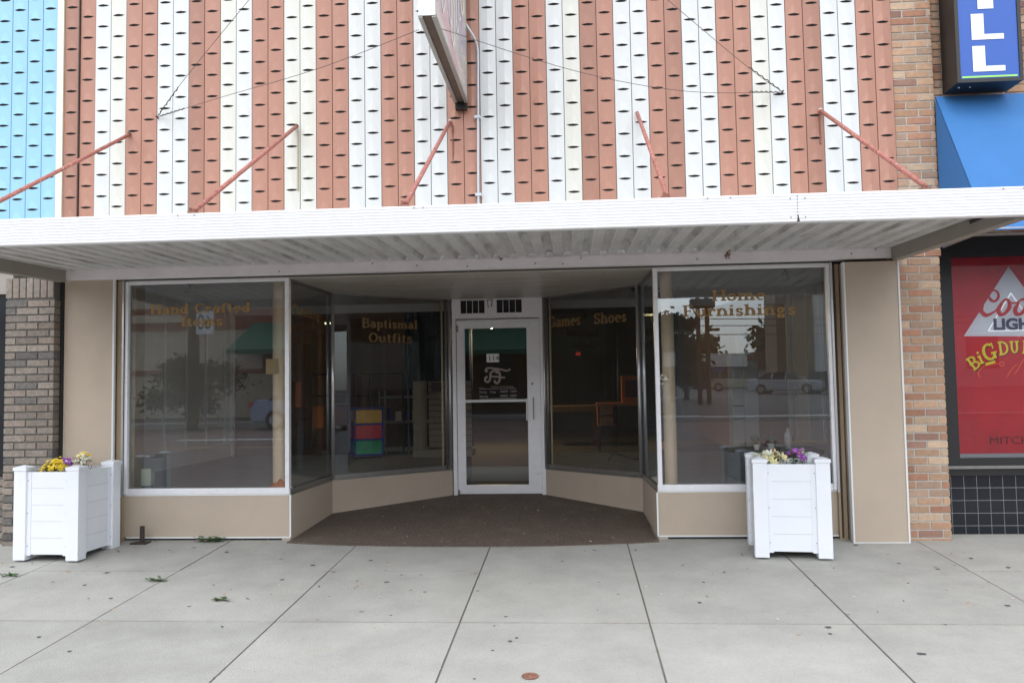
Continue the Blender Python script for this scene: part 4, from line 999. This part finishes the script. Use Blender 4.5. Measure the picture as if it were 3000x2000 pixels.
# rust streaks under rod ends, stain at the fascia joint, mud nests on the header
for x, z0, z1, w_ in ((-2.44, 3.15, 3.70, .006), (-1.02, 3.35, 3.69, .005), (2.19, 3.40, 3.66, .005)):
    MB().box(x-w_, x+w_, -.0262, -.0105, z0, z1).build('rust_streak', 'gondola' if x < -2 else 'rust', shop)
q = MB(); q.face([(1.396, FY-.0062, FZ0+.002), (1.414, FY-.0062, FZ0+.002), (1.4055, FY-.0062, FZ0+.045), (1.4025, FY-.0062, FZ0+.045)]); q.build('joint_stain', 'iron', can)
for x, z, s_, lab in ((1.36, 2.455, .030, 'ragged brown mud nest on the header above the right front window'), (-.60, 2.475, .014, 'small brown mud nest on the header left of the door')):
    n_ = MB(); r3 = random.Random(int(x*10)); 
    for k in range(26):
        p = Vector((x+r3.gauss(0, s_*.5), -.064-r3.random()*.010, z+r3.gauss(0, s_*.7))); a_ = r3.uniform(0, PI); l = s_*r3.uniform(.3, .7)
        n_.bar(p-Vector((math.cos(a_), 0, math.sin(a_)))*l*.5, p+Vector((math.cos(a_), -.2, math.sin(a_)))*l*.5, .005)
    n_.build('mud_nest', 'rust', label=lab, cat='nest')
# guy wires
def wire(pts, r=.0024, thick=None):
    mb = MB(); mb.tube(pts, r, 5); return mb
q = wire(spline([(-3.76, -.03, 3.873), (-3.2, -.4, 4.22), (-.99, -1.72, 5.5)], 6)); q.build('guy_wire', 'wire', ps_)
q = wire(spline([(-3.76, -.03, 3.873), (-3.0, -.47, 3.86), (-1.9, -1.1, 3.83), (-1.03, -1.60, 3.87)], 6)); q.build('guy_wire', 'wire', ps_)
q = wire(spline([(1.88, -.03, 3.867), (1.3, -.42, 4.14), (-.87, -1.72, 5.45)], 6)); q.build('guy_wire', 'wire', ps_)
q = wire(spline([(1.88, -.03, 3.867), (1.0, -.5, 3.74), (.1, -1.05, 3.73), (-.87, -1.60, 3.87)], 6)); q.build('guy_wire', 'wire', ps_)
def twist(a, b, turns=6, r=.0045):
    a = Vector(a); b = Vector(b); d_ = (b-a); n = d_.cross(Vector((0, 1, 0))).normalized(); m = n.cross(d_.normalized()); out = []
    for i in range(turns*6+1):
        t = i/(turns*6); out.append(a+d_*t+n*r*math.cos(i*PI/3)+m*r*math.sin(i*PI/3))
    return out
for a, b in (((-3.74, -.05, 3.885), (-3.45, -.25, 4.06)), ((-3.72, -.06, 3.872), (-3.4, -.24, 3.868)), ((1.86, -.05, 3.877), (1.55, -.25, 4.02)), ((1.84, -.05, 3.862), (1.55, -.24, 3.81))):
    MB().tube(twist(a, b), .0045, 5).build('wire_twist', 'wire', ps_)
for x, z in ((-3.76, 3.873), (1.88, 3.867)):
    MB().tube([(x, .0, z-.005), (x, -.05, z+.005)], .008, 6).build('wire_anchor', 'iron', ps_)
# conduit
cd = thing('conduit', 'thin grey conduit running down the cladding right of the projecting sign', 'pipe')
MB().tube(spline([(-.90, -.10, 4.62), (-.86, -.09, 4.545), (-.80, -.07, 4.44), (-.782, -.048, 4.33), (-.785, -.045, 4.0), (-.795, -.045, 3.2), (-.795, -.045, 2.47)], 5), .011, 8).build('pipe', 'conduit', cd, smooth=True)
for z in (3.75, 3.05): box(-.822, -.768, -.062, -.0, z-.012, z+.012).build('clip', 'conduit', cd)

# ================================================================= PLANTERS
def make_planter(loc, rz, label):
    t_ = thing('planter_box', label, 'planter', loc, rz, 'white vinyl planter boxes on the sidewalk')
    S = .29; pw = .108; H = .735
    for sx in (-1, 1):
        for sy in (-1, 1):
            cx, cy = sx*(S-pw/2), sy*(S-pw/2)
            q = box(cx-pw/2, cx+pw/2, cy-pw/2, cy+pw/2, 0, H); p_ = q.build('corner_post', 'vinyl', t_, bevel=.003)
            e = .006; q = MB(); q.box(cx-pw/2-e, cx+pw/2+e, cy-pw/2-e, cy+pw/2+e, H, H+.026)
            q.idx([(cx-pw/2-e, cy-pw/2-e, H+.026), (cx+pw/2+e, cy-pw/2-e, H+.026), (cx+pw/2+e, cy+pw/2+e, H+.026), (cx-pw/2-e, cy+pw/2+e, H+.026), (cx, cy, H+.044)], [(0, 1, 4), (1, 2, 4), (2, 3, 4), (3, 0, 4)])
            q.build('post_cap', 'vinyl', p_)
    a = S-pw; off = S-.022; zb_, zt_ = .045, H-.012
    for k in range(4):
        M = Matrix.Rotation(k*PI/2, 4, 'Z'); q = MB()
        n = 5; hh = (zt_-zb_)/n
        for j in range(n):
            q.mi = 0; q.box(-a, a, -off, -off+.02, zb_+j*hh+.0012, zb_+(j+1)*hh-.0012, M)
        q.mi = 1; q.box(-a+.036, a-.036, -off+.002, -off+.018, zb_+.01, zt_-.01, M)
        q.mi = 0
        for s_ in (-1, 1):
            x0_, x1_ = sorted((s_*a, s_*(a-.036))); q.box(x0_, x1_, -off-.004, -off-.0004, zb_-.008, zt_, M)
        pn = q.build('side_panel', ['vinyl', 'vinyl_groove'], t_)
        q = MB()
        for s_ in (-1, 1):
            for z in (zb_+.07, (zb_+zt_)/2, zt_-.07):
                p0 = M @ Vector((s_*(a-.009), -off-.004, z)); p1 = M @ Vector((s_*(a-.009), -off-.007, z)); q.tube([p0, p1], .0045, 6)
        q.build('screw', 'screw', pn)
    box(-off+.02, off-.02, -off+.02, off-.02, .06, .60).build('soil', 'soil', t_)
    return t_
pl = make_planter((-4.335, -.385, gz(-.385)), math.radians(-3), 'white planter box by the brown brick column, yellow and purple flowers inside')
pr_ = copy_tree(pl, loc=(1.72, -.335, gz(-.335)), rz=math.radians(-6), label='white planter box in front of the right window, cream and purple flowers inside')

def bloom(name, label, cat, c, n, rad, hgt, m, size, kind='round', petals=7, leafm='leaf_green', leafn=30, grp='flower clusters in the planters'):
    t_ = thing(name, label, cat, c, 0, grp); mats = m if isinstance(m, list) else [m]
    for k in range(n):
        a = random.uniform(0, 2*PI); r = rad*math.sqrt(random.random()); z = hgt*(.55+.45*(1-(r/rad)**2))*random.uniform(.75, 1.05)
        p = Vector((r*math.cos(a), r*math.sin(a)*.8, z)); ax = Vector((p.x*1.5, p.y*1.5-.5*rad, .9*rad+.2*hgt)).normalized(); q = MB()
        u = ax.orthogonal().normalized(); v = ax.cross(u); s_ = size*random.uniform(.75, 1.2)
        if kind == 'cluster':
            for j in range(10):
                o_ = (u*random.uniform(-1, 1)+v*random.uniform(-1, 1)+ax*random.uniform(-.3, .7))*s_*.8
                for i in range(4):
                    t = i*PI/2+j; d_ = u*math.cos(t)+v*math.sin(t); e_ = u*math.cos(t+.7)+v*math.sin(t+.7); f_ = u*math.cos(t-.7)+v*math.sin(t-.7)
                    q.face([p+o_, p+o_+e_*s_*.3+ax*s_*.08, p+o_+d_*s_*.5+ax*s_*.05, p+o_+f_*s_*.3+ax*s_*.08])
        else:
            for i in range(petals):
                t = 2*PI*i/petals; d_ = u*math.cos(t)+v*math.sin(t); sd2 = ax.cross(d_); lift = ax*s_*(.28 if kind == 'round' else .6)
                q.face([p+ax*s_*.05, p+d_*s_*.55+sd2*s_*.24+lift*.6, p+d_*s_+lift, p+d_*s_*.55-sd2*s_*.24+lift*.6])
        q.build('flower_head', mats[k % len(mats)], t_)
        if kind == 'daisy':
            q2 = MB(); q2.lathe([(0, .01), (.006, .007), (.008, 0)], (p.x, p.y, p.z), 8); q2.build('flower_centre', 'petal_yellow', t_)
    q = MB()
    for k in range(int(leafn*1.8)):
        a = random.uniform(0, 2*PI); r = rad*random.uniform(.1, 1.0); z = hgt*random.uniform(.1, .75); p = Vector((r*math.cos(a), r*math.sin(a)*.8, z))
        d_ = Vector((math.cos(a)*.8, math.sin(a)*.8, random.uniform(-.2, .8))).normalized(); s_ = size*random.uniform(1, 1.9); sd2 = d_.cross(Vector((0, 0, 1))).normalized()*s_*.3
        q.face([p, p+d_*s_*.5+sd2, p+d_*s_, p+d_*s_*.5-sd2])
        if k % 3 == 0: q.tube([(p.x*.5, p.y*.5, -.04), tuple(p)], .0025, 4)
    q.build('foliage', leafm, t_)
z_l = gz(-.385)+.62
bloom('yellow_flowers', 'cluster of small yellow flowers, largest in the left planter', 'flowers', (-4.44, -.42, z_l+.015), 34, .115, .165, 'petal_yellow', .026, 'cluster')
bloom('yellow_flowers', 'small yellow cluster at the left end of the left planter', 'flowers', (-4.50, -.36, z_l+.02), 14, .06, .13, 'petal_yellow', .024, 'cluster', leafn=10)
bloom('purple_flowers', 'purple flowers among the yellow ones in the left planter', 'flowers', (-4.40, -.37, z_l+.035), 11, .10, .165, 'petal_purple', .026, 'cluster', leafn=12)
bloom('white_flowers', 'taller white and yellow flowers at the right of the left planter', 'flowers', (-4.29, -.25, z_l+.06), 20, .075, .18, ['petal_white', 'petal_white', 'petal_yellow'], .026, 'cluster', leafn=22)
z_r = gz(-.335)+.62
bloom('cream_lilies', 'cream and peach lily flowers at the left of the right planter', 'flowers', (1.61, -.36, z_r+.01), 34, .115, .165, ['petal_cream', 'petal_white', 'petal_cream', 'petal_cream', 'petal_white', 'petal_peach'], .036, 'lily', 6, 'leaf_light', 46)
bloom('peach_lilies', 'tallest peach lily flowers above the cream ones in the right planter', 'flowers', (1.60, -.30, z_r+.08), 5, .06, .11, ['petal_peach', 'petal_cream'], .036, 'lily', 6, 'leaf_light', 16)
bloom('purple_daisies', 'purple daisies at the right of the right planter', 'flowers', (1.80, -.33, z_r+.01), 20, .085, .20, 'petal_purple', .026, 'daisy', 12, 'leaf_green', 24)
bloom('white_flowers', 'small white flowers against the right rear post of the right planter', 'flowers', (1.915, -.20, z_r+.04), 7, .05, .16, 'petal_white', .024, 'cluster', leafn=8)
bloom('white_flowers', 'few white flowers at the left rear post of the right planter', 'flowers', (1.52, -.19, z_r+.02), 5, .05, .13, 'petal_white', .022, 'cluster', leafn=8)

# ================================================================= SMALL THINGS ON THE SIDEWALK
bk = thing('iron_post_stub', 'short dark iron post stub with a base plate beside the left planter', 'post', (-3.87, -.03, gz(-.03)))
MB().box(-.018, .018, -.012, .012, .01, .155).build('stub', 'iron', bk, bevel=.002)
MB().box(-.09, .06, -.05, .05, 0, .012).build('base_plate', 'iron', bk, bevel=.002)
bk['label'] = 'short dark iron post stub with a base plate beside the left planter'
cp = thing('drain_cap', 'small round rusty cap set in the near sidewalk slab', 'cap', (-0.246, -2.894, gz(-2.894)+.001))
MB().lathe([(0, .006), (.02, .006), (.022, .003), (.045, .003), (.05, .006), (.058, .005), (.062, 0)], n=24).build('cap', 'rust', cp, smooth=True)
cp.scale = (.72, .72, 1)
def sprig(x, y, n, s_, lab, pink=0):
    t_ = thing('leafy_sprig', lab, 'sprig', (x, y, gz(y)+.003), 0, 'green sprigs lying on the sidewalk')
    q = MB(); r_ = random.Random(int(x*100))
    for k in range(n):
        a = r_.uniform(-.6, .6) + (PI if k % 2 else 0); px_ = r_.uniform(-s_, s_); py_ = r_.uniform(-s_*.35, s_*.35)
        l = r_.uniform(.025, .05); d_ = Vector((math.cos(a), math.sin(a), r_.uniform(0, .5))).normalized(); sd2 = d_.cross(Vector((0, 0, 1))).normalized()*l*.25
        p = Vector((px_, py_, r_.uniform(0, s_*.32))); q.face([p, p+d_*l*.5+sd2, p+d_*l, p+d_*l*.5-sd2])
    q.build('leaves', 'leaf_green', t_)
    MB().tube([(-s_*.8, 0, .004), (0, s_*.1, .008), (s_*.8, -s_*.05, .004)], .003, 5).build('twig', 'stem', t_)
    if pink:
        q = MB()
        for k in range(pink):
            p = Vector((r_.uniform(-s_, s_), -s_*.3, .012)); 
            for i in range(5):
                t = i*2*PI/5; q.face([p, p+Vector((math.cos(t-.4), math.sin(t-.4), .3))*.012, p+Vector((math.cos(t), math.sin(t), .4))*.02, p+Vector((math.cos(t+.4), math.sin(t+.4), .3))*.012])
        q.build('blossom', 'petal_pink', t_)
sprig(-3.27, 0.02, 130, .115, 'largest green sprig with pink blossoms against the left window base', 3)
sprig(-4.35, -1.08, 34, .06, 'green sprig at the left edge of the sidewalk')
sprig(-3.13, -1.21, 34, .055, 'green sprig lying across the slab joint left of centre')
sprig(-2.42, -1.67, 30, .05, 'small green sprig alone on the middle slab row')
# gum spots
q = MB(); r_ = random.Random(12)
for k in range(95):
    x = r_.uniform(-6, 5.2); y = r_.uniform(-3.9, -.15); R_ = r_.choice([.008, .010, .013, .016, .020]); n = 9; z = gz(y)+.0026
    q.face([(x+R_*math.cos(2*PI*i/n)*r_.uniform(.8, 1.15), y+R_*math.sin(2*PI*i/n)*r_.uniform(.8, 1.15), z) for i in range(n)])
for x, y, R_ in ((2.90, -2.0, .045), (2.28, -2.92, .04), (2.05, -3.15, .035), (1.85, -2.55, .03)):
    n = 11; q.face([(x+R_*math.cos(2*PI*i/n)*r_.uniform(.6, 1.2), y+R_*.7*math.sin(2*PI*i/n)*r_.uniform(.7, 1.2), gz(y)+.0028) for i in range(n)])
q.build('gum_spots', 'gum', kind='stuff', label='dark gum spots trodden into the sidewalk')
# leaf bits
q = MB(); cols = [(.40, .16, .06), (.55, .40, .22), (.12, .16, .05), (.07, .09, .03), (.62, .55, .45), (.55, .25, .08), (.70, .50, .50), (.2, .1, .05)]
def bit(x, y, z, l, c):
    a = r_.uniform(0, PI*2); d_ = Vector((math.cos(a), math.sin(a), 0)); s2 = Vector((-d_.y, d_.x, 0))*l*r_.uniform(.15, .4); p = Vector((x, y, z+.002)); up = Vector((0, 0, l*r_.uniform(.05, .3)))
    q.col = c; q.face([p-d_*l, p-s2+up*.5, p+d_*l+up]); q.face([p-d_*l, p+d_*l+up, p+s2])
for k in range(260):
    x, y = r_.uniform(-6, 5), -abs(r_.gauss(.9, 1.1))-.05
    if y < -4.3: continue
    bit(x, y, gz(y)+.002, r_.uniform(.009, .024), r_.choice(cols))
for k in range(170):                                     # debris on the entry carpet
    x, y = r_.uniform(-2.3, .6), r_.uniform(-.1, 1.9)
    if y > 1.2 and not (-2.3+(y-1.2) < x < .55-(y-1.2)): continue
    bit(x, y, gz(y)+.010, r_.uniform(.008, .021), r_.choice(cols+[(.8, .8, .8), (.75, .6, .5), (.7, .35, .1)]))
for k in range(120):                                     # bits caught in the joints
    if r_.random() < .75: x = r_.choice(XJ[15:22])+r_.uniform(-.01, .01); y = r_.uniform(-4.3, -.1)
    else: x = r_.uniform(-6, 5); y = r_.choice([-.93, -2.08, -3.24])+r_.uniform(-.008, .008)
    bit(x, y, gz(y)-.004, r_.uniform(.006, .014), r_.choice(cols))
for k in range(60): 
    y = .05+r_.uniform(-.06, .03); x = r_.choice([r_.uniform(-4, -2.6), r_.uniform(.75, 2.25)]); bit(x, y, gz(y)+.002, r_.uniform(.006, .018), r_.choice(cols[:4]))
for x, y in ((-.74, -1.0), (3.2, -.10), (3.35, -.12)): 
    for k in range(6): bit(x+r_.uniform(-.08, .08), y+r_.uniform(-.03, .03), gz(y)+.002, .012, r_.choice(cols[:4]))
q.build('leaf_litter', 'litter', kind='stuff', label='scattered leaf bits and petals on the sidewalk and entry floor')

# ================================================================= ACROSS THE STREET (seen reflected in the glass)
f1_ = thing('stucco_building', 'tan stucco building with a red brown band, across the street', 'building')
box(-40, -11.9, -32, -23.5, 0, 6.0).build('wall', 'tan_stucco', f1_)
box(-40, -10.0, -23.5, -23.42, 3.75, 4.6).build('cornice_band', 'red_band', f1_)
for x in (-37, -33, -29, -25, -21, -17.5): box(x, x+2.4, -23.42, -23.38, 4.05, 4.35).build('inset_panel', 'tan_stucco', f1_)
box(-40, -11.9, -23.5, -23.42, 2.0, 2.2).build('sill_band', 'red_band', f1_)
box(-12.5, -11.3, -23.45, -23.36, .35, 2.0).build('door', 'door_tan', f1_)
f2_ = thing('awning_shop_building', 'dark brick shop with a long green awning, across the street', 'building')
box(-11.9, 2.2, -32, -23.46, 0, 6.0).build('wall', 'dark_brick', f2_)
q = MB(); q.face([(-12.7, -22.0, 2.85), (-.5, -22.0, 2.85), (-1.0, -23.45, 3.95), (-12.2, -23.45, 3.95)]); q.face([(-12.7, -22.0, 2.85), (-12.2, -23.45, 3.95), (-12.2, -23.45, 2.85)]); q.face([(-.5, -22.0, 2.85), (-1.0, -23.45, 2.85), (-1.0, -23.45, 3.95)]); q.face([(-12.7, -22.0, 2.7), (-.5, -22.0, 2.7), (-.5, -22.0, 2.85), (-12.7, -22.0, 2.85)])
o = q.build('awning', 'green_awning', f2_); o.modifiers.new('solid', 'SOLIDIFY').thickness = .03
for k in range(5): box(-10.8+k*2.3, -9.2+k*2.3, -23.455, -23.40, .6, 2.6).build('window', 'car_glass', f2_)
f3_ = thing('brick_side_building', 'tall tan brick building right of the parking lot, across the street', 'building')
box(17.0, 20.0, -66, -62, 0, 14).build('wall', 'far_brick', f3_); box(20.0, 50, -68, -61.5, 0, 14).build('side_wing', 'siding', f3_)
for k in range(5): box(22+k*5, 24.5+k*5, -61.5, -61.4, 2.2, 5).build('window', 'car_glass', f3_)
f4_ = thing('low_white_building', 'low building with a white roof beyond the parked cars', 'building')
box(12.4, 17.2, -83, -76, .7, 3.0).build('wall', 'curtain_navy', f4_); q = MB(); q.prism([(12.2, -83.5), (17.6, -83.5), (17.4, -75.5), (12.2, -75.5)], 3.0, 4.3); q.build('roof', 'siding', f4_)
box(13.2, 15.2, -75.9, -75.8, 2.1, 2.9).build('sign_board', 'sign_blue', f4_)
f5_ = thing('dark_roofed_building', 'small pale building with a dark roof beyond the parked cars', 'building')
box(18.6, 25, -83, -76, .7, 2.6).build('wall', 'siding', f5_); box(18.0, 25.6, -84, -75, 2.6, 4.4).build('roof', 'roof_dark', f5_); box(20.2, 21.4, -76, -75.9, .7, 2.3).build('door', 'poster_dark', f5_)
box(21.0, 22.6, -75.0, -74.9, 3.0, 3.5).build('sign_board', 'poster_letter_red', f5_)

def tree(name, label, x, y, z, th, tr_, cr, ch, n, leaf=.18, seed=1, cat='tree'):
    t_ = thing(name, label, cat, (x, y, z)); r = np.random.default_rng(seed); q = MB()
    q.tube([(0, 0, 0), (.03, 0, th*.5), (0, .05, th), (.05, 0, th+ch*.5)], tr_, 8, tr_*.45)
    for k in range(7):
        a = k*2.4; q.tube([(0, 0, th*.8+k*ch*.06), (cr*.4*math.cos(a), cr*.4*math.sin(a), th+ch*.3+k*.05), (cr*.8*math.cos(a), cr*.8*math.sin(a), th+ch*.45+k*.08)], tr_*.35, 5, tr_*.1)
    q.build('trunk', 'bark', t_, smooth=True)
    q = MB(); cl = [(r.normal(0, cr*.42), r.normal(0, cr*.42), th+ch*(.12+.8*r.random())) for _ in range(26)]
    for k in range(n):
        c_ = cl[r.integers(len(cl))]; sp2 = cr*.26; p = Vector((c_[0]+r.normal(0, sp2), c_[1]+r.normal(0, sp2), c_[2]+r.normal(0, sp2*.8)))
        u = Vector(r.normal(0, 1, 3)).normalized(); v = u.orthogonal().normalized(); s_ = leaf*(.6+.8*r.random()); q.face([p-u*s_, p-v*s_*.5, p+u*s_, p+v*s_*.5])
    q.build('crown', 'crown', t_)
tree('street_tree', 'dark bushy street tree before the stucco building, reflected in the left window', -13.0, -19.9, .07, .5, .27, 1.0, 1.9, 3200, .11, 3)
MB().tube([(0, 0, .4), (.05, 0, 2.5), (0, .03, 5.5)], .25, 8, .16).build('limb', 'bark', [o for o in bpy.data.objects if o.name.startswith('street_tree')][0], smooth=True)
tree('lot_tree', 'large green tree beside the parking lot, reflected by the right column', 4.9, -33.5, .45, 1.0, .25, .95, 3.3, 2600, .16, 4)
tree('lot_tree', 'second green tree behind the twin utility poles', 6.2, -38, .5, .8, .2, 1.1, 1.9, 1800, .16, 6)
tree('distant_tree', 'round far tree above the white roofed building', 15, -95, .9, 1.5, .4, 3.0, 5.0, 1500, .5, 8)
tree('distant_tree', 'far tree between the dark roof and the brick building', 24.5, -92, .9, 2, .4, 3.0, 6.0, 1500, .5, 9)
# sign on the pole by the tree
sp1 = thing('number_sign', 'white number sign on a post in front of the street tree', 'sign', (-12.35, -19.5, .08))
MB().tube([(0, 0, 0), (0, 0, 4.05)], .03, 8).build('post', 'steel', sp1)
box(-.30, .30, .032, .045, 3.2, 4.0).build('plate', 'sign_white', sp1)
q = text('numerals', '60', (0, 0, 0), .5, 'ink', None, width=.46); q.matrix_world = Matrix.Translation((-12.12, -19.452, .08+3.38)) @ Matrix.Rotation(PI, 4, 'Z') @ Matrix.Rotation(PI/2, 4, 'X') @ Matrix.Diagonal((q.scale[0], 1, 1, 1)); q.parent = sp1; q.matrix_parent_inverse = Matrix.Translation((12.35, 19.5, -.08))
# utility poles
up = thing('utility_pole', 'twin wooden utility poles with a transformer platform, reflected in the right window', 'pole', (5.9, -30, .4))
for x in (-.18, .22): MB().tube([(x, 0, 0), (x, 0, 9)], .11, 8, .09).build('pole', 'pole_wood', up)
box(-.5, .55, -.3, .3, 4.35, 4.75).build('platform', 'pole_wood', up)
q = MB(); q.tube([(-.45, 0, 4.4), (-.18, 0, 3.9)], .03, 6).tube([(.5, 0, 4.4), (.22, 0, 3.9)], .03, 6); q.build('brace', 'pole_wood', up)
q = MB(); q.box(.3, .75, -.12, .12, 3.30, 3.42).box(-.95, -.35, -.12, .12, 2.75, 2.88); q.build('street_light_arm', 'pole_wood', up)
ln = thing('power_lines', 'three thin power lines strung past the twin poles', 'power lines', (0, -30, 0))
for z, sag in ((4.25, .25), (3.95, .2), (3.55, .15)):
    MB().tube(spline([(-30, 0, z+1.0), (5.9, 0, z), (22, 0, z-sag*.2), (40, 0, z+.6)], 8), .018, 4).build('cable', 'rubber', ln)
sg2 = thing('lot_sign', 'pale square sign on a post beside the large lot tree', 'sign', (4.1, -27.5, .38))
MB().tube([(0, 0, 0), (0, 0, 2.3)], .03, 6).build('post', 'steel', sg2); box(-.25, .25, .035, .05, 1.7, 2.3).build('plate', 'siding', sg2)
def car(label, x, y, z, rz, m, suv=False):
    t_ = thing('parked_car', label, 'car', (x, y, z), rz, 'cars parked across the street')
    L, W = 4.7, 1.8; H = 1.65 if suv else 1.42
    pr = [(-2.3, .35), (-2.33, .75), (-2.2, .95), (-2.05, 1.0), (2.0 if not suv else 1.2, .88), (2.28, .7), (2.33, .4), (2.2, .25), (-2.2, .25)]
    if suv: pr = [(-2.3, .35), (-2.35, .9), (-2.25, 1.0), (1.1, .98), (2.2, .82), (2.33, .6), (2.33, .35), (2.2, .25), (-2.2, .25)]
    q = MB(); n = len(pr); P_ = [(a, s_*W/2*(.96 if b > .8 else 1), b) for s_ in (-1, 1) for a, b in pr]
    q.idx(P_, [tuple(range(n)), tuple(range(2*n-1, n-1, -1))]+[(i, i+n, (i+1) % n+n, (i+1) % n) for i in range(n)]); q.build('body', m, t_, bevel=.05)
    rf = [(-2.15, .98), (-1.75, H-.12), (-1.4, H), (.2, H), (.55, H-.08), (1.25, .96)] if suv else [(-1.75, .98), (-1.1, H-.04), (-.9, H), (.1, H), (.3, H-.04), (1.2, .94)]
    n = len(rf); P_ = [(a, s_*(W/2*(.93 if b < 1.05 else .80)), b) for s_ in (-1, 1) for a, b in rf]
    q = MB(); q.mi = 0; q.idx(P_, [tuple(range(n)), tuple(range(2*n-1, n-1, -1))]); q.mi = 0
    q.idx(P_, [(0, n, n+1, 1), (n-2, 2*n-2, 2*n-1, n-1)]); q.mi = 1
    q.idx(P_, [(i, i+n, i+n+1, i+1) for i in range(1, n-2)]); q.build('cabin', ['car_glass', m], t_)
    q = MB()
    for a in ((-.75, .1) if not suv else (-1.35, -.3, .5)):
        for s_ in (-1, 1): q.bar((a, s_*W/2*.94, .97), (a+.05, s_*W/2*.815, H-.02), .07, .03)
    q.build('pillar', m, t_)
    for a in (-1.45, 1.42):
        for s_ in (-1, 1):
            q = MB(); q.lathe([(.2, -.1), (.33, -.1), (.34, 0), (.33, .1), (.2, .1)], n=20); o = q.build('tyre', 'tyre', t_, smooth=True); o.location = (a, s_*.82, .33); o.rotation_euler = (PI/2, 0, 0)
            q = MB(); q.lathe([(0, -.09), (.20, -.095), (.21, .095), (0, .09)], n=14); o2 = q.build('rim', 'rim', o); 
    for s_ in (-1, 1): box(-2.37, -2.2, min(s_*.55, s_*.88), max(s_*.55, s_*.88), .72, .92).build('taillight', 'tail_red', t_)
    return t_
car('gold wagon parked beyond the lot, reflected in the right window', 13.3, -60, .72, math.radians(12), 'car_gold', True)
car('silver sedan parked right of the gold wagon, reflected in the right window', 13.9, -47, .585, math.radians(28), 'car_silver')
car('dark grey blue sedan at the right edge of the reflected car row', 17.0, -47, .585, math.radians(40), 'car_glass')
car('pale blue sedan parked before the green awning shop', -8.3, -19.9, .05, 0, 'car_blue')
